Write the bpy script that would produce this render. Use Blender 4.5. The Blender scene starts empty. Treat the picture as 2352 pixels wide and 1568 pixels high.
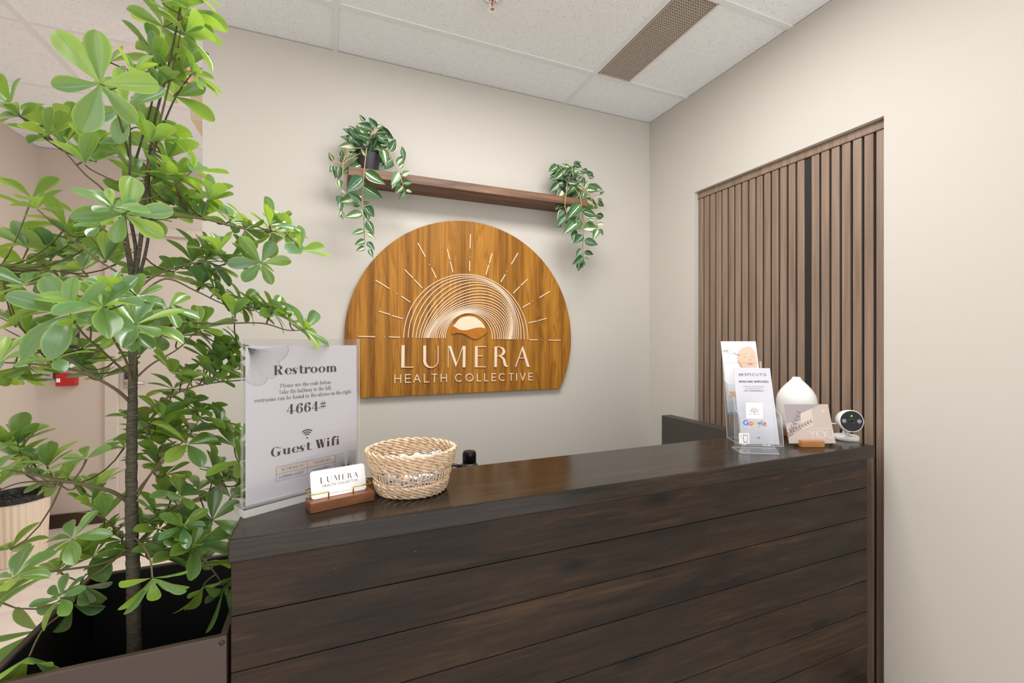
import bpy, bmesh, math, random
from mathutils import Vector, Matrix
from math import sin, cos, pi, radians, sqrt, atan2, hypot
random.seed(11)
SC = bpy.context.scene
COL = SC.collection
# ---------------------------------------------------------------- camera
TH = radians(22.4); FP = 1020.0; HY = 781.0; H = 1.33
cs, sn = cos(TH), sin(TH)
cd = bpy.data.cameras.new('camera'); cam = bpy.data.objects.new('camera', cd); COL.objects.link(cam)
cam.location = (0, 0, H); cam.rotation_euler = (pi/2, 0, -TH)
cd.sensor_width = 36.0; cd.lens = 36.0*FP/2352.0; cd.shift_y = -3.0/2352.0; cd.clip_start = 0.02
SC.camera = cam
# ---------------------------------------------------------------- world, lights, exposure
w = bpy.data.worlds.new('world'); SC.world = w; w.use_nodes = True
bg = w.node_tree.nodes['Background']; bg.inputs[0].default_value = (1.0, 0.985, 0.97, 1); bg.inputs[1].default_value = 1.42
def area(name, loc, sx, sy, e, col=(1, .985, .965)):
    l = bpy.data.lights.new(name, 'AREA'); l.shape = 'RECTANGLE'; l.size = sx; l.size_y = sy; l.energy = e; l.color = col
    o = bpy.data.objects.new(name, l); o.location = loc; COL.objects.link(o); return o
area('ceiling_lamp_desk', (.64, 1.12, 2.66), 1.15, .55, 25)
area('ceiling_lamp_room', (-.3, -.2, 2.66), 1.15, .55, 4)
area('ceiling_lamp_left', (-1.2, .7, 2.66), 1.15, .55, 9)
area('ceiling_lamp_hall', (.15, 3.25, 2.66), 1.15, .55, 22)
SC.view_settings.view_transform = 'Standard'; SC.view_settings.look = 'None'
SC.view_settings.exposure = 0.44; SC.cycles.transparent_max_bounces = 40; SC.view_settings.gamma = 1.0; SC.view_settings.use_curve_mapping = False
# ---------------------------------------------------------------- photo-measuring helpers
O = Vector((0, 0, H))
def ray(u, v):
    l = (u-1176)/FP
    return Vector((l*cs+sn, -l*sn+cs, -(v-HY)/FP))
def onz(u, v, z): r = ray(u, v); return O + r*((z-H)/r.z)
def onx(u, v, x): r = ray(u, v); return O + r*(x/r.x)
def ony(u, v, y): r = ray(u, v); return O + r*(y/r.y)
def ond(u, v, d): return O + ray(u, v)*d
class Fr:
    """a flat frame: origin, x and y directions, normal towards the viewer's side"""
    def __init__(s, o, x, y):
        s.o = Vector(o); s.x = Vector(x).normalized(); s.y = Vector(y).normalized(); s.n = s.x.cross(s.y).normalized()
    def pt(s, a, b, h=0): return s.o + s.x*a + s.y*b + s.n*h
    def at(s, u, v):
        r = ray(u, v); t = (s.o-O).dot(s.n)/r.dot(s.n); p = O + r*t - s.o
        return (p.dot(s.x), p.dot(s.y))
    def off(s, h): return Fr(s.o+s.n*h, s.x, s.y)
# ---------------------------------------------------------------- mesh builder
ORG = {}
class MB:
    def __init__(s): s.v = []; s.f = []; s.m = []; s.uv = None
    def add(s, vs, fs, mi=0):
        b = len(s.v); s.v += [tuple(p) for p in vs]; s.f += [[i+b for i in f] for f in fs]; s.m += [mi]*len(fs); return s
    def box(s, x0, x1, y0, y1, z0, z1, mi=0):
        vs = [(x, y, z) for z in (z0, z1) for y in (y0, y1) for x in (x0, x1)]
        return s.add(vs, [(0,2,3,1), (4,5,7,6), (0,1,5,4), (1,3,7,5), (3,2,6,7), (2,0,4,6)], mi)
    def fbox(s, fr, a0, a1, b0, b1, h0, h1, mi=0):
        vs = [fr.pt(a, b, h) for h in (h0, h1) for b in (b0, b1) for a in (a0, a1)]
        return s.add(vs, [(0,2,3,1), (4,5,7,6), (0,1,5,4), (1,3,7,5), (3,2,6,7), (2,0,4,6)], mi)
    def tube(s, pts, r, n=8, cap=True, closed=False, mi=0):
        pts = [Vector(p) for p in pts]; N = len(pts); rs = r if isinstance(r, (list, tuple)) else [r]*N
        t0 = (pts[1]-pts[0]).normalized(); up = Vector((0,0,1)) if abs(t0.z) < .9 else Vector((1,0,0))
        x = t0.cross(up).normalized(); vs = []
        for i, p in enumerate(pts):
            if closed: t = pts[(i+1) % N]-pts[i-1]
            else: t = pts[min(i+1, N-1)]-pts[max(i-1, 0)]
            if t.length < 1e-9: t = t0
            t.normalize(); x = (x-t*x.dot(t))
            if x.length < 1e-6: x = t.orthogonal()
            x.normalize(); y = t.cross(x)
            for k in range(n):
                a = 2*pi*k/n; vs.append(p+(x*cos(a)+y*sin(a))*rs[i])
        fs = []
        for i in range(N if closed else N-1):
            j = (i+1) % N
            for k in range(n): fs.append((i*n+k, i*n+(k+1) % n, j*n+(k+1) % n, j*n+k))
        if cap and not closed: fs.append(tuple(range(n-1, -1, -1))); fs.append(tuple((N-1)*n+k for k in range(n)))
        return s.add(vs, fs, mi)
    def lathe(s, prof, c, n=32, mi=0, ax=None):
        c = Vector(c); Z = Vector(ax).normalized() if ax else Vector((0,0,1)); X = Z.orthogonal().normalized() if ax else Vector((1,0,0)); Y = Z.cross(X)
        vs = []
        for (r, z) in prof:
            for k in range(n):
                a = 2*pi*k/n; vs.append(c+Z*z+(X*cos(a)+Y*sin(a))*max(r, 1e-5))
        fs = []
        for i in range(len(prof)-1):
            for k in range(n): fs.append((i*n+k, i*n+(k+1) % n, (i+1)*n+(k+1) % n, (i+1)*n+k))
        return s.add(vs, fs, mi)
    def plate(s, polys, fr, h0=0.0, h1=None, mi=0, T=None):
        T = T or (lambda p: p)
        H0, H1 = h0, h1
        for ip, P in enumerate(polys):
            P = [T(p) for p in P]; n = len(P); h0 = H0+ip*1.2e-6 if H1 is None else H0-ip*1e-6; h1 = None if H1 is None else H1+ip*2e-5
            ar = sum(P[i][0]*P[(i+1) % n][1]-P[(i+1) % n][0]*P[i][1] for i in range(n))
            if ar < 0: P = P[::-1]
            if h1 is None: s.add([fr.pt(a, b, h0) for a, b in P], [tuple(range(n))], mi)
            else:
                s.add([fr.pt(a, b, h1) for a, b in P]+[fr.pt(a, b, h0) for a, b in P],
                      [tuple(range(n))]+[(i+n, (i+1) % n+n, (i+1) % n, i) for i in range(n)]+[tuple(range(2*n-1, n-1, -1))], mi)
        return s
    def build(s, name, mats, parent=None, smooth=False, bevel=0, seg=2, auto=None, sub=0):
        me = bpy.data.meshes.new(name)
        org = ORG.get(parent.name, Vector((0,0,0))) if parent else Vector((0,0,0))
        if parent is None and s.v:
            lo = [min(p[i] for p in s.v) for i in range(3)]; hi = [max(p[i] for p in s.v) for i in range(3)]
            org = Vector(((lo[0]+hi[0])/2, (lo[1]+hi[1])/2, lo[2]))
        me.from_pydata([tuple(Vector(p)-org) for p in s.v], [], s.f)
        mats = mats if isinstance(mats, (list, tuple)) else [mats]
        for m in mats: me.materials.append(m)
        if len(mats) > 1: me.polygons.foreach_set('material_index', s.m)
        if smooth: me.polygons.foreach_set('use_smooth', [True]*len(me.polygons))
        me.update()
        o = bpy.data.objects.new(name, me); COL.objects.link(o)
        if parent: o.parent = parent
        else: o.location = org
        ORG[o.name] = org
        if bevel:
            b = o.modifiers.new('edge', 'BEVEL'); b.width = bevel; b.segments = seg; b.limit_method = 'ANGLE'; b.angle_limit = radians(40)
        if sub: d = o.modifiers.new('smooth', 'SUBSURF'); d.levels = sub; d.render_levels = sub
        if auto:
            try: me.set_sharp_from_angle(angle=radians(auto))
            except Exception: pass
        return o
def tag(o, label=None, cat=None, group=None, kind=None):
    for k, x in (('label', label), ('category', cat), ('group', group), ('kind', kind)):
        if x: o[k] = x
    return o
def thing(name, loc, label, cat, group=None):
    o = bpy.data.objects.new(name, None); COL.objects.link(o); o.location = loc; o.empty_display_size = .05
    ORG[o.name] = Vector(loc); return tag(o, label, cat, group)
def struct(o, label, cat): return tag(o, label, cat, None, 'structure')
# ---------------------------------------------------------------- 2D shapes
def arcpts(cx, cy, rx, ry, a0, a1, n=16):
    return [(cx+rx*cos(radians(a0+(a1-a0)*i/n)), cy+ry*sin(radians(a0+(a1-a0)*i/n))) for i in range(n+1)]
def ring(cx, cy, ro, rio, ri, rii, a0, a1, n=16):
    A = arcpts(cx, cy, ro, rio, a0, a1, n); B = arcpts(cx, cy, ri, rii, a0, a1, n)
    return [[A[i], A[i+1], B[i+1], B[i]] for i in range(n)]
def rect(x0, y0, x1, y1): return [(x0, y0), (x1, y0), (x1, y1), (x0, y1)]
def ribbon(pts, wd):
    out = []; N = len(pts); ws = wd if isinstance(wd, (list, tuple)) else [wd]*N; L = []; R = []
    for i in range(N):
        a = pts[max(i-1, 0)]; b = pts[min(i+1, N-1)]; dx, dy = b[0]-a[0], b[1]-a[1]; l = hypot(dx, dy) or 1
        nx, ny = -dy/l*ws[i]/2, dx/l*ws[i]/2; L.append((pts[i][0]+nx, pts[i][1]+ny)); R.append((pts[i][0]-nx, pts[i][1]-ny))
    for i in range(N-1): out.append([R[i], R[i+1], L[i+1], L[i]])
    return out
def disc(cx, cy, r, n=16, ry=None): return arcpts(cx, cy, r, ry or r, 0, 360, n)[:-1]
def bez(p0, p1, p2, n=10): return [((1-t)**2*p0[0]+2*t*(1-t)*p1[0]+t*t*p2[0], (1-t)**2*p0[1]+2*t*(1-t)*p1[1]+t*t*p2[1]) for t in [i/n for i in range(n+1)]]
def fit(polys, x0, x1, y0, y1):
    """scale a list of polygons so that its box becomes the given one"""
    xs = [p[0] for P in polys for p in P]; ys = [p[1] for P in polys for p in P]; a, b, c, d = min(xs), max(xs), min(ys), max(ys)
    sx = (x1-x0)/((b-a) or 1); sy = (y1-y0)/((d-c) or 1)
    return [[(x0+(p[0]-a)*sx, y0+(p[1]-c)*sy) for p in P] for P in polys]
def smooth(pts, n=5):
    N = len(pts); out = []
    for i in range(N):
        a, b, c, d = pts[i-1], pts[i], pts[(i+1) % N], pts[(i+2) % N]
        for j in range(n):
            t = j/n; out.append(tuple(.5*(2*b[k]+(c[k]-a[k])*t+(2*a[k]-5*b[k]+4*c[k]-d[k])*t*t+(3*b[k]-a[k]-3*c[k]+d[k])*t**3) for k in (0, 1)))
    return out
# sans lettering from Blender's built-in font
_tc = {}
def sans(text, space=1.0, weight=0.0):
    k = (text, space, weight)
    if k in _tc: return _tc[k]
    cu = bpy.data.curves.new('lettering', 'FONT'); cu.body = text; cu.space_character = space; cu.offset = weight; cu.resolution_u = 3; cu.fill_mode = 'FRONT'
    ob = bpy.data.objects.new('lettering', cu); COL.objects.link(ob)
    dg = bpy.context.evaluated_depsgraph_get(); me = bpy.data.meshes.new_from_object(ob.evaluated_get(dg))
    P = [[(me.vertices[i].co.x, me.vertices[i].co.y) for i in f.vertices] for f in me.polygons]
    bpy.data.objects.remove(ob); bpy.data.curves.remove(cu); bpy.data.meshes.remove(me)
    _tc[k] = P; return P
# high-contrast serif lettering drawn from stems, hairlines and bowls
def glyph(ch, T, t):
    P = []; X = .47; A = .74; C = .70
    def V(x, y0, y1, w=None): P.append(rect(x-(w or T)/2, y0, x+(w or T)/2, y1))
    def Hh(y, x0, x1, w=None): P.append(rect(x0, y-(w or t)/2, x1, y+(w or t)/2))
    def S(x, y, k=1.0): Hh(y+(t/2 if y < .2 else -t/2), x-T/2-.07*k, x+T/2+.07*k)
    def SL(x, y): Hh(y-t/2, x-T/2-.07, x)
    def B(cx, cy, rx, ry, a0=0, a1=360): P.extend(ring(cx, cy, rx, ry, max(rx-T, .01), max(ry-t, .01), a0, a1, 20))
    def D(x0, y0, x1, y1, wd): P.append([(x0-wd/2, y0), (x0+wd/2, y0), (x1+wd/2, y1), (x1-wd/2, y1)])
    def dot(x, y, r): P.append(disc(x, y, r, 12))
    o = T/2; g = T*.75
    if ch == 'l': V(.12+o, 0, A); S(.12+o, 0); SL(.12+o, A); a = .26+T
    elif ch == 'i': V(.12+o, 0, X); S(.12+o, 0); SL(.12+o, X); dot(.12+o, .64, .035+T*.3); a = .26+T
    elif ch in 'nhr':
        V(.1+o, 0, A if ch == 'h' else X); S(.1+o, 0); SL(.1+o, A if ch == 'h' else X)
        if ch == 'r': P.extend(ring(.1+T+.12, X-.2, .15, .2, .12, .2-t, 60, 170, 10)); dot(.1+T+.17, X-.06, .03+T*.35); a = .34+T
        else: B(.1+T+.08, X-.17, .08+T, .17, 0, 180); V(.1+T+.16+o, 0, X-.16); S(.1+T+.16+o, 0); a = .36+2*T
    elif ch == 'm':
        V(.1+o, 0, X); S(.1+o, 0); SL(.1+o, X); a = .1+T
        for k in range(2): B(a+.07, X-.17, .07+T, .17, 0, 180); V(a+.14+o, 0, X-.16); S(a+.14+o, 0); a += .14+T
        a += .1
    elif ch == 'u': V(.1+o, .15, X); SL(.1+o, X); B(.1+T+.06, .16, .06+T, .16, 180, 360); V(.1+T+.14+o, 0, X); SL(.1+T+.14+o, X); Hh(t/2, .1+T+.14, .1+2*T+.21); a = .34+2*T
    elif ch == 'o': B(.05+.12+T, X/2, .12+T, X/2+.01); a = .34+2*T
    elif ch == 'c': B(.05+.12+T, X/2, .12+T, X/2+.01, 50, 320); dot(.05+.16+T, X-.09, .03+T*.35); a = .32+1.5*T
    elif ch == 'e': B(.05+.12+T, X/2, .12+T, X/2+.01, 0, 325); Hh(X/2, .05+T*.6, .05+.24+T*1.6); a = .32+1.8*T
    elif ch == 's':
        P.extend(ribbon([(.30+o, X-.06), (.24, X-.01), (.13, X-.03), (.11, X-.12), (.17, X*.52), (.27, X*.38), (.30, .13), (.24, .03), (.14, .01), (.06, .05)], [t, t, T*.6, T*.9, T*1.05, T*1.05, T*.9, T*.6, t, t])); V(.32+o, X-.16, X, t); V(.06, 0, .16, t); a = .36+T*.8
    elif ch == 't': V(.13+o, .07, .62); Hh(X-t/2, .02, .3+T); P.extend(ring(.13+T+.05, .1, .05+T, .1, .05, .1-t, 180, 330, 10)); a = .28+T
    elif ch == 'f': V(.12+o, 0, .6); S(.12+o, 0); Hh(X-t/2, .02, .28+T); P.extend(ring(.12+T+.06, .58, .06+T, .17, .06, .17-t, 60, 180, 10)); dot(.12+T+.09, .69, .03+T*.3); a = .26+T
    elif ch == 'a': V(.26+T+o, .05, X-.12); B(.2+T, X-.15, .1+T*.8, .15, 0, 150); dot(.11+o, X-.12, .03+T*.3); B(.16+T, .14, .1+T, .145, 60, 320); P.extend(ring(.26+2*T+.05, .07, .05+T*.6, .07, .05, .07-t, 180, 300, 8)); a = .36+2*T
    elif ch in 'bd':
        x = .1+o if ch == 'b' else .26+T+o+.04
        V(x, 0 if ch == 'd' else .03, A); SL(x, A); B(.1+T*.9+.1 if ch == 'b' else .17+T*.8, X/2, .12+T*.9, X/2+.01); a = .38+2*T
        if ch == 'd': Hh(t/2, x, x+o+.07)
    elif ch == 'k': V(.1+o, 0, A); S(.1+o, 0); SL(.1+o, A); D(.12+T, .2, .3+T, X, t*1.4); D(.34+T, 0, .16+T, .27, T*1.1); S(.34+T, 0, .8); Hh(X-t/2, .2+T, .4+T); a = .42+T*1.6
    elif ch in 'vwy':
        n = 2 if ch == 'w' else 1; x = .06+o
        for k in range(n): D(x+.15, 0, x, X, T*1.1); D(x+.15, 0, x+.3, X, t*1.4); x += .26
        Hh(X-t/2, .0, .16+T); Hh(X-t/2, x-.02, x+.11)
        if ch == 'y': D(.06+o+.06, -.2, .06+o+.15, 0, t*1.4); dot(.06+o+.03, -.18, .03+T*.3)
        a = x+.1
    elif ch == 'g': B(.14+T, X-.15, .1+T, .15); P.extend(ring(.17+T, -.1, .14+T*.7, .11, .14-T*.2, .11-T*.6, 0, 360, 20)); P.extend(ribbon([(.1+o, X-.27), (.08+o, .1), (.16, .04), (.28+T, .0)], T*.6)); dot(.3+T*1.5, X-.05, .025+T*.25); a = .36+T*1.7
    elif ch in '.,': dot(.08+o, .04+T*.2, .035+T*.35); a = .2+T*.6
    elif ch == 'R': V(.12+o, 0, C); S(.12+o, 0); SL(.12+o, C); Hh(C-t/2, .12, .3+T); Hh(C*.5, .12, .3+T); B(.28+T*.6, C*.75, .13+T, C*.25, -90, 90); D(.4+T*1.2, 0, .24+T, C*.5, T*1.15); S(.42+T*1.2, 0, .4); a = .52+T*1.8
    elif ch == 'P': V(.12+o, 0, C); S(.12+o, 0); SL(.12+o, C); Hh(C-t/2, .12, .3+T); Hh(C*.46, .12, .3+T); B(.28+T*.6, C*.73, .14+T, C*.27, -90, 90); a = .48+T*1.6
    elif ch == 'T': V(.29, 0, C); S(.29, 0); Hh(C-t/2, .03, .55); V(.03+t/2, C-.17, C, t); V(.55-t/2, C-.17, C, t); a = .6
    elif ch == 'G': B(.2+T, C/2, .17+T, C/2+.01, 45, 330); V(.36+T*1.3, .03, .31); Hh(.31, .26+T, .46+T*2.0); V(.34+T*1.9, C-.22, C, t); a = .48+2*T
    elif ch == 'W':
        x = .06+o
        for k in range(2): D(x+.17, 0, x, C, T*1.1); D(x+.17, 0, x+.32, C, t*1.4); x += .3
        Hh(C-t/2, .0, .18+T); Hh(C-t/2, x-.05, x+.12); a = x+.12
    elif ch in 'NETOKIDAS':
        if ch == 'O': B(.2+T, C/2, .17+T, C/2+.01); a = .42+2*T
        elif ch == 'S': P.extend(ribbon([(.4, C-.1), (.3, C-.01), (.15, C-.05), (.13, C-.2), (.25, C*.5), (.38, C*.35), (.38, .14), (.28, .02), (.1, .06)], [t, t, T*.7, T, T*1.1, T*1.05, T, T*.6, t])); V(.08, 0, .2, t); V(.41, C-.2, C, t); a = .5
        elif ch == 'A': D(.08, 0, .27, C, t*1.4); D(.48, 0, .29, C, T*1.1); Hh(.25, .15, .4); S(.08, 0, .6); S(.48, 0, .6); a = .58
        elif ch == 'N': V(.12, 0, C, t*1.3); V(.5, 0, C, t*1.3); D(.48, 0, .14, C, T*1.1); a = .62
        else:
            V(.12+o, 0, C); S(.12+o, 0); SL(.12+o, C); a = .3+T
            if ch == 'E': Hh(C-t/2, .12, .4+T); Hh(t/2, .12, .43+T); Hh(C/2, .12, .33+T); V(.4+T, C-.16, C, t); V(.43+T, 0, .17, t); a = .5+T
            if ch == 'D': Hh(C-t/2, .12, .25+T); Hh(t/2, .12, .25+T); B(.22+T, C/2, .22+T, C/2, -90, 90); a = .52+1.8*T
            if ch == 'K': D(.14+T, .3, .42+T, C, t*1.4); D(.48+T, 0, .22+T, .42, T*1.1); a = .58+T
    elif ch == '4': V(.34+o, 0, C); S(.34+o, 0); Hh(.2, .02, .46+T*1.5, t*1.3); P.extend(ribbon([(.04, .2), (.34+o, C-.01)], t*1.6)); V(.46+T*1.5, .14, .26, t); a = .54+T*1.4
    elif ch == '6': B(.17+T, .22, .12+T, .225); P.extend(ring(.2+T*1.1, .3, .15+T*1.1, .41, .15+T*.1, .41-t, 75, 190, 14)); dot(.27+T*1.4, C-.1, .035+T*.4); a = .36+2*T
    elif ch == '#':
        for y in (.28, .5): Hh(y, .06, .58, T*.42)
        for x in (.2, .38): D(x-.03, .08, x+.04, .7, t*1.5)
        a = .62
    else: a = .28
    return P, a
def serif(text, T=.10, t=.024, tr=-.01):
    x = 0; out = []
    for ch in text:
        if ch == ' ': x += .26+T*.5; continue
        P, a = glyph(ch, T, t); out += [[(p[0]+x, p[1]) for p in Q] for Q in P]; x += a+tr
    return out
# ---------------------------------------------------------------- materials
def srgb(r, g, b): return tuple(((c/255)/12.92 if c/255 <= .04045 else ((c/255+.055)/1.055)**2.4) for c in (r, g, b))
def mat(name, col, rough=.5, metal=0, spec=.5, coat=0, emit=None, es=1.0):
    m = bpy.data.materials.new(name); m.use_nodes = True; b = m.node_tree.nodes['Principled BSDF']
    b.inputs['Base Color'].default_value = (*col, 1); b.inputs['Roughness'].default_value = rough; b.inputs['Metallic'].default_value = metal
    b.inputs['Specular IOR Level'].default_value = spec; b.inputs['Coat Weight'].default_value = coat
    if emit: b.inputs['Emission Color'].default_value = (*emit, 1); b.inputs['Emission Strength'].default_value = es
    return m
class NT:
    def __init__(s, m): s.t = m.node_tree; s.b = s.t.nodes.get('Principled BSDF')
    def n(s, ty, **kw):
        x = s.t.nodes.new(ty)
        for k, v in kw.items():
            if k.startswith('i_'): x.inputs[k[2:].replace('_', ' ')].default_value = v
            else: setattr(x, k, v)
        return x
    def l(s, a, b): s.t.links.new(a, b)
    def coord(s, scale=(1,1,1), what='Object', loc=(0,0,0), rnd=0):
        tc = s.n('ShaderNodeTexCoord'); mp = s.n('ShaderNodeMapping'); mp.inputs['Scale'].default_value = scale; mp.inputs['Location'].default_value = loc
        s.l(tc.outputs[what], mp.inputs['Vector'])
        if rnd:
            oi = s.n('ShaderNodeObjectInfo'); mu = s.n('ShaderNodeMath', operation='MULTIPLY'); mu.inputs[1].default_value = rnd; s.l(oi.outputs['Random'], mu.inputs[0])
            ad = s.n('ShaderNodeVectorMath', operation='ADD'); s.l(mp.outputs[0], ad.inputs[0]); s.l(mu.outputs[0], ad.inputs[1]); return ad.outputs[0]
        return mp.outputs[0]
    def noise(s, vec, scale=1, detail=4, rough=.55, dist=0):
        x = s.n('ShaderNodeTexNoise'); x.inputs['Scale'].default_value = scale; x.inputs['Detail'].default_value = detail; x.inputs['Roughness'].default_value = rough; x.inputs['Distortion'].default_value = dist
        if vec is not None: s.l(vec, x.inputs['Vector'])
        return x.outputs['Fac']
    def ramp(s, fac, stops, interp='LINEAR'):
        r = s.n('ShaderNodeValToRGB'); r.color_ramp.interpolation = interp; e = r.color_ramp.elements
        while len(e) < len(stops): e.new(.5)
        for k, (p, c) in enumerate(stops): e[k].position = p; e[k].color = (*c, 1) if len(c) == 3 else c
        s.l(fac, r.inputs[0]); return r.outputs[0]
    def mix(s, f, a, b, mode='MIX'):
        x = s.n('ShaderNodeMix', data_type='RGBA', blend_type=mode)
        for sock, v in ((x.inputs[0], f), (x.inputs[6], a), (x.inputs[7], b)):
            if hasattr(v, 'is_linked'): s.l(v, sock)
            else: sock.default_value = v if isinstance(v, float) else (*v, 1)
        return x.outputs[2]
    def math(s, op, a, b=0.0):
        x = s.n('ShaderNodeMath', operation=op)
        for i, v in enumerate((a, b)):
            if hasattr(v, 'is_linked'): s.l(v, x.inputs[i])
            else: x.inputs[i].default_value = v
        return x.outputs[0]
    def bump(s, h, st=.2, d=.002):
        b = s.n('ShaderNodeBump'); b.inputs['Strength'].default_value = st; b.inputs['Distance'].default_value = d; s.l(h, b.inputs['Height']); s.l(b.outputs[0], s.b.inputs['Normal'])
def paint(name, col):
    m = mat(name, col, .75, spec=.25); k = NT(m); v = k.coord(); n = k.noise(v, 1.3, 2)
    k.l(k.ramp(n, [(.3, tuple(c*.985 for c in col)), (.7, tuple(min(1, c*1.01) for c in col))]), k.b.inputs['Base Color']); k.bump(k.noise(v, 260, 2), .08, .0006); return m
WALL = paint('wall_paint', (.578, .548, .502))
HALLW = paint('hall_paint', (.58, .50, .435))
DOORP = mat('door_paint', (.60, .53, .47), .45)
BASEB = mat('baseboard_brown', srgb(66, 42, 36), .45)
def ceiling_tile_mat():
    m = mat('ceiling_tile', (.8, .79, .77), .9, spec=.1); k = NT(m); v = k.coord(rnd=7.3)
    def specks(sc, thr, keep):
        vo = k.n('ShaderNodeTexVoronoi'); vo.inputs['Scale'].default_value = sc; k.l(v, vo.inputs['Vector'])
        wn = k.noise(v, sc*1.7, 1); d = k.math('ADD', vo.outputs['Distance'], k.math('MULTIPLY', wn, .12))
        a = k.math('LESS_THAN', d, thr); sp = k.n('ShaderNodeSeparateColor'); k.l(vo.outputs['Color'], sp.inputs[0])
        return k.math('MULTIPLY', a, k.math('LESS_THAN', sp.outputs[0], keep))
    s = k.math('MAXIMUM', specks(105, .24, .42), specks(190, .22, .36))
    base = k.ramp(k.noise(v, 40, 4), [(.3, (.86, .89, .92)), (.7, (.90, .935, .965))])
    k.l(k.mix(s, base, (.42, .38, .35)), k.b.inputs['Base Color']); k.bump(k.math('SUBTRACT', k.noise(v, 120, 3), s), .25, .001); return m
TILE = ceiling_tile_mat(); GRID = mat('grid_white', (.80, .82, .83), .5)
def wood(name, stops, sc, rough=.45, rnd=0, fine=None, coat=0, bump=.12, spec=.5, dist=1.0, low=.32, high=.68):
    m = mat(name, stops[0], rough, spec=spec, coat=coat); k = NT(m); v = k.coord(sc, rnd=rnd)
    n = k.noise(v, 1, 6, .6, dist); N = len(stops); c = k.ramp(n, [(low+(high-low)*i/(N-1), s) for i, s in enumerate(stops)])
    f = k.noise(k.coord(fine or tuple(x*6 for x in sc), rnd=rnd), 1, 3, .7)
    c = k.mix(.5, c, k.ramp(f, [(.3, (.72, .72, .72)), (.65, (1.12, 1.1, 1.08))]), 'MULTIPLY')
    k.l(c, k.b.inputs['Base Color']); k.bump(k.math('ADD', n, k.math('MULTIPLY', f, .5)), bump, .0012)
    if coat: k.b.inputs['Coat Roughness'].default_value = .12
    return m
def plank_mat():
    m = mat('dark_stained_plank', (.05, .035, .025), .38, spec=.22); k = NT(m); v = k.coord((1.6, 9, 9), rnd=9.0)
    n = k.noise(v, 1.2, 6, .6, 1.2); c = k.ramp(n, [(.3, (.014, .011, .0095)), (.46, (.024, .0165, .012)), (.62, (.038, .0245, .0155)), (.8, (.062, .037, .021))])
    f = k.noise(k.coord((5, 130, 130), rnd=9.0), 1, 4, .75); c = k.mix(.9, c, k.ramp(f, [(.3, (.62, .62, .64)), (.7, (1.38, 1.32, 1.26))]), 'MULTIPLY'); st = k.noise(k.coord((2.4, 34, 34), rnd=8.0), 1, 4, .7, .5); c = k.mix(k.ramp(st, [(.58, (0, 0, 0)), (.74, (.8, .8, .8))]), c, (.085, .047, .024)); c = k.mix(k.ramp(st, [(.26, (.8, .8, .8)), (.40, (0, 0, 0))]), c, (.010, .010, .011))
    big = k.noise(k.coord((1.1, 3, 4.5), rnd=5.0), 1.4, 3, .5, .6); c = k.mix(.75, c, k.ramp(big, [(.35, (.62, .66, .72)), (.6, (1.15, 1.08, 1.0))]), 'MULTIPLY')
    vo = k.n('ShaderNodeTexVoronoi'); vo.inputs['Scale'].default_value = 1.0; k.l(k.coord((2.6, 5, 7.5), rnd=4.0), vo.inputs['Vector'])
    kn = k.ramp(vo.outputs['Distance'], [(.05, (1, 1, 1)), (.20, (0, 0, 0))]); c = k.mix(kn, c, (.007, .006, .006))
    vs = k.n('ShaderNodeTexVoronoi'); vs.inputs['Scale'].default_value = 1.0; k.l(k.coord((9, 5, 40), rnd=3.0), vs.inputs['Vector'])
    sc = k.math('MULTIPLY', k.math('LESS_THAN', vs.outputs['Distance'], .030), .35); c = k.mix(sc, c, (.30, .20, .13))
    k.l(c, k.b.inputs['Base Color']); k.l(k.ramp(f, [(.2, (.36, .36, .36)), (.8, (.54, .54, .54))]), k.b.inputs['Roughness']); k.bump(k.math('ADD', f, n), .25, .001); return m
PLANK = plank_mat()
def slab_mat():
    m = mat('dark_glossy_slab', (.035, .025, .019), .2, spec=.3, coat=0); k = NT(m); v = k.coord((1.5, 11, 11))
    n = k.noise(v, 1.0, 6, .6, 1.4); c = k.ramp(n, [(.32, (.014, .011, .009)), (.55, (.027, .0195, .014)), (.78, (.048, .033, .022))])
    f = k.noise(k.coord((5, 150, 150)), 1, 4, .75, .4); c = k.mix(.9, c, k.ramp(f, [(.32, (.45, .45, .47)), (.7, (1.5, 1.4, 1.3))]), 'MULTIPLY')
    vo = k.n('ShaderNodeTexVoronoi'); vo.inputs['Scale'].default_value = 1.0; k.l(k.coord((2.2, 3, 6), loc=(.3, .2, .4)), vo.inputs['Vector'])
    c = k.mix(k.ramp(vo.outputs['Distance'], [(.03, (1, 1, 1)), (.12, (0, 0, 0))]), c, (.010, .008, .007))
    k.l(c, k.b.inputs['Base Color']); b = k.b; b.inputs['Coat Roughness'].default_value = .10; k.l(k.ramp(n, [(.3, (.13, .13, .13)), (.8, (.26, .26, .26))]), b.inputs['Roughness'])
    k.bump(k.math('ADD', k.math('MULTIPLY', f, .6), k.noise(k.coord((2, 5, 5)), 3, 3)), .16, .0012); return m
SLAB = slab_mat()
GREYP = mat('side_panel_grey', srgb(68, 64, 59), .5)
SHELF = wood('walnut_shelf', [(.075, .034, .016), (.165, .082, .040), (.26, .135, .068)], (2.2, 26, 26), .5, fine=(8, 150, 150))
SLATW = wood('slat_oak', [(.19, .128, .090), (.25, .176, .128), (.31, .225, .168)], (40, 40, 1.6), .55, rnd=6, fine=(170, 170, 3), dist=.3)
BLACK = mat('black_felt', (.008, .008, .009), .8); DARKBR = mat('planter_bronze', srgb(68, 54, 48), .5); PLIN = mat('planter_liner', (.006, .006, .007), .6)
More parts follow.
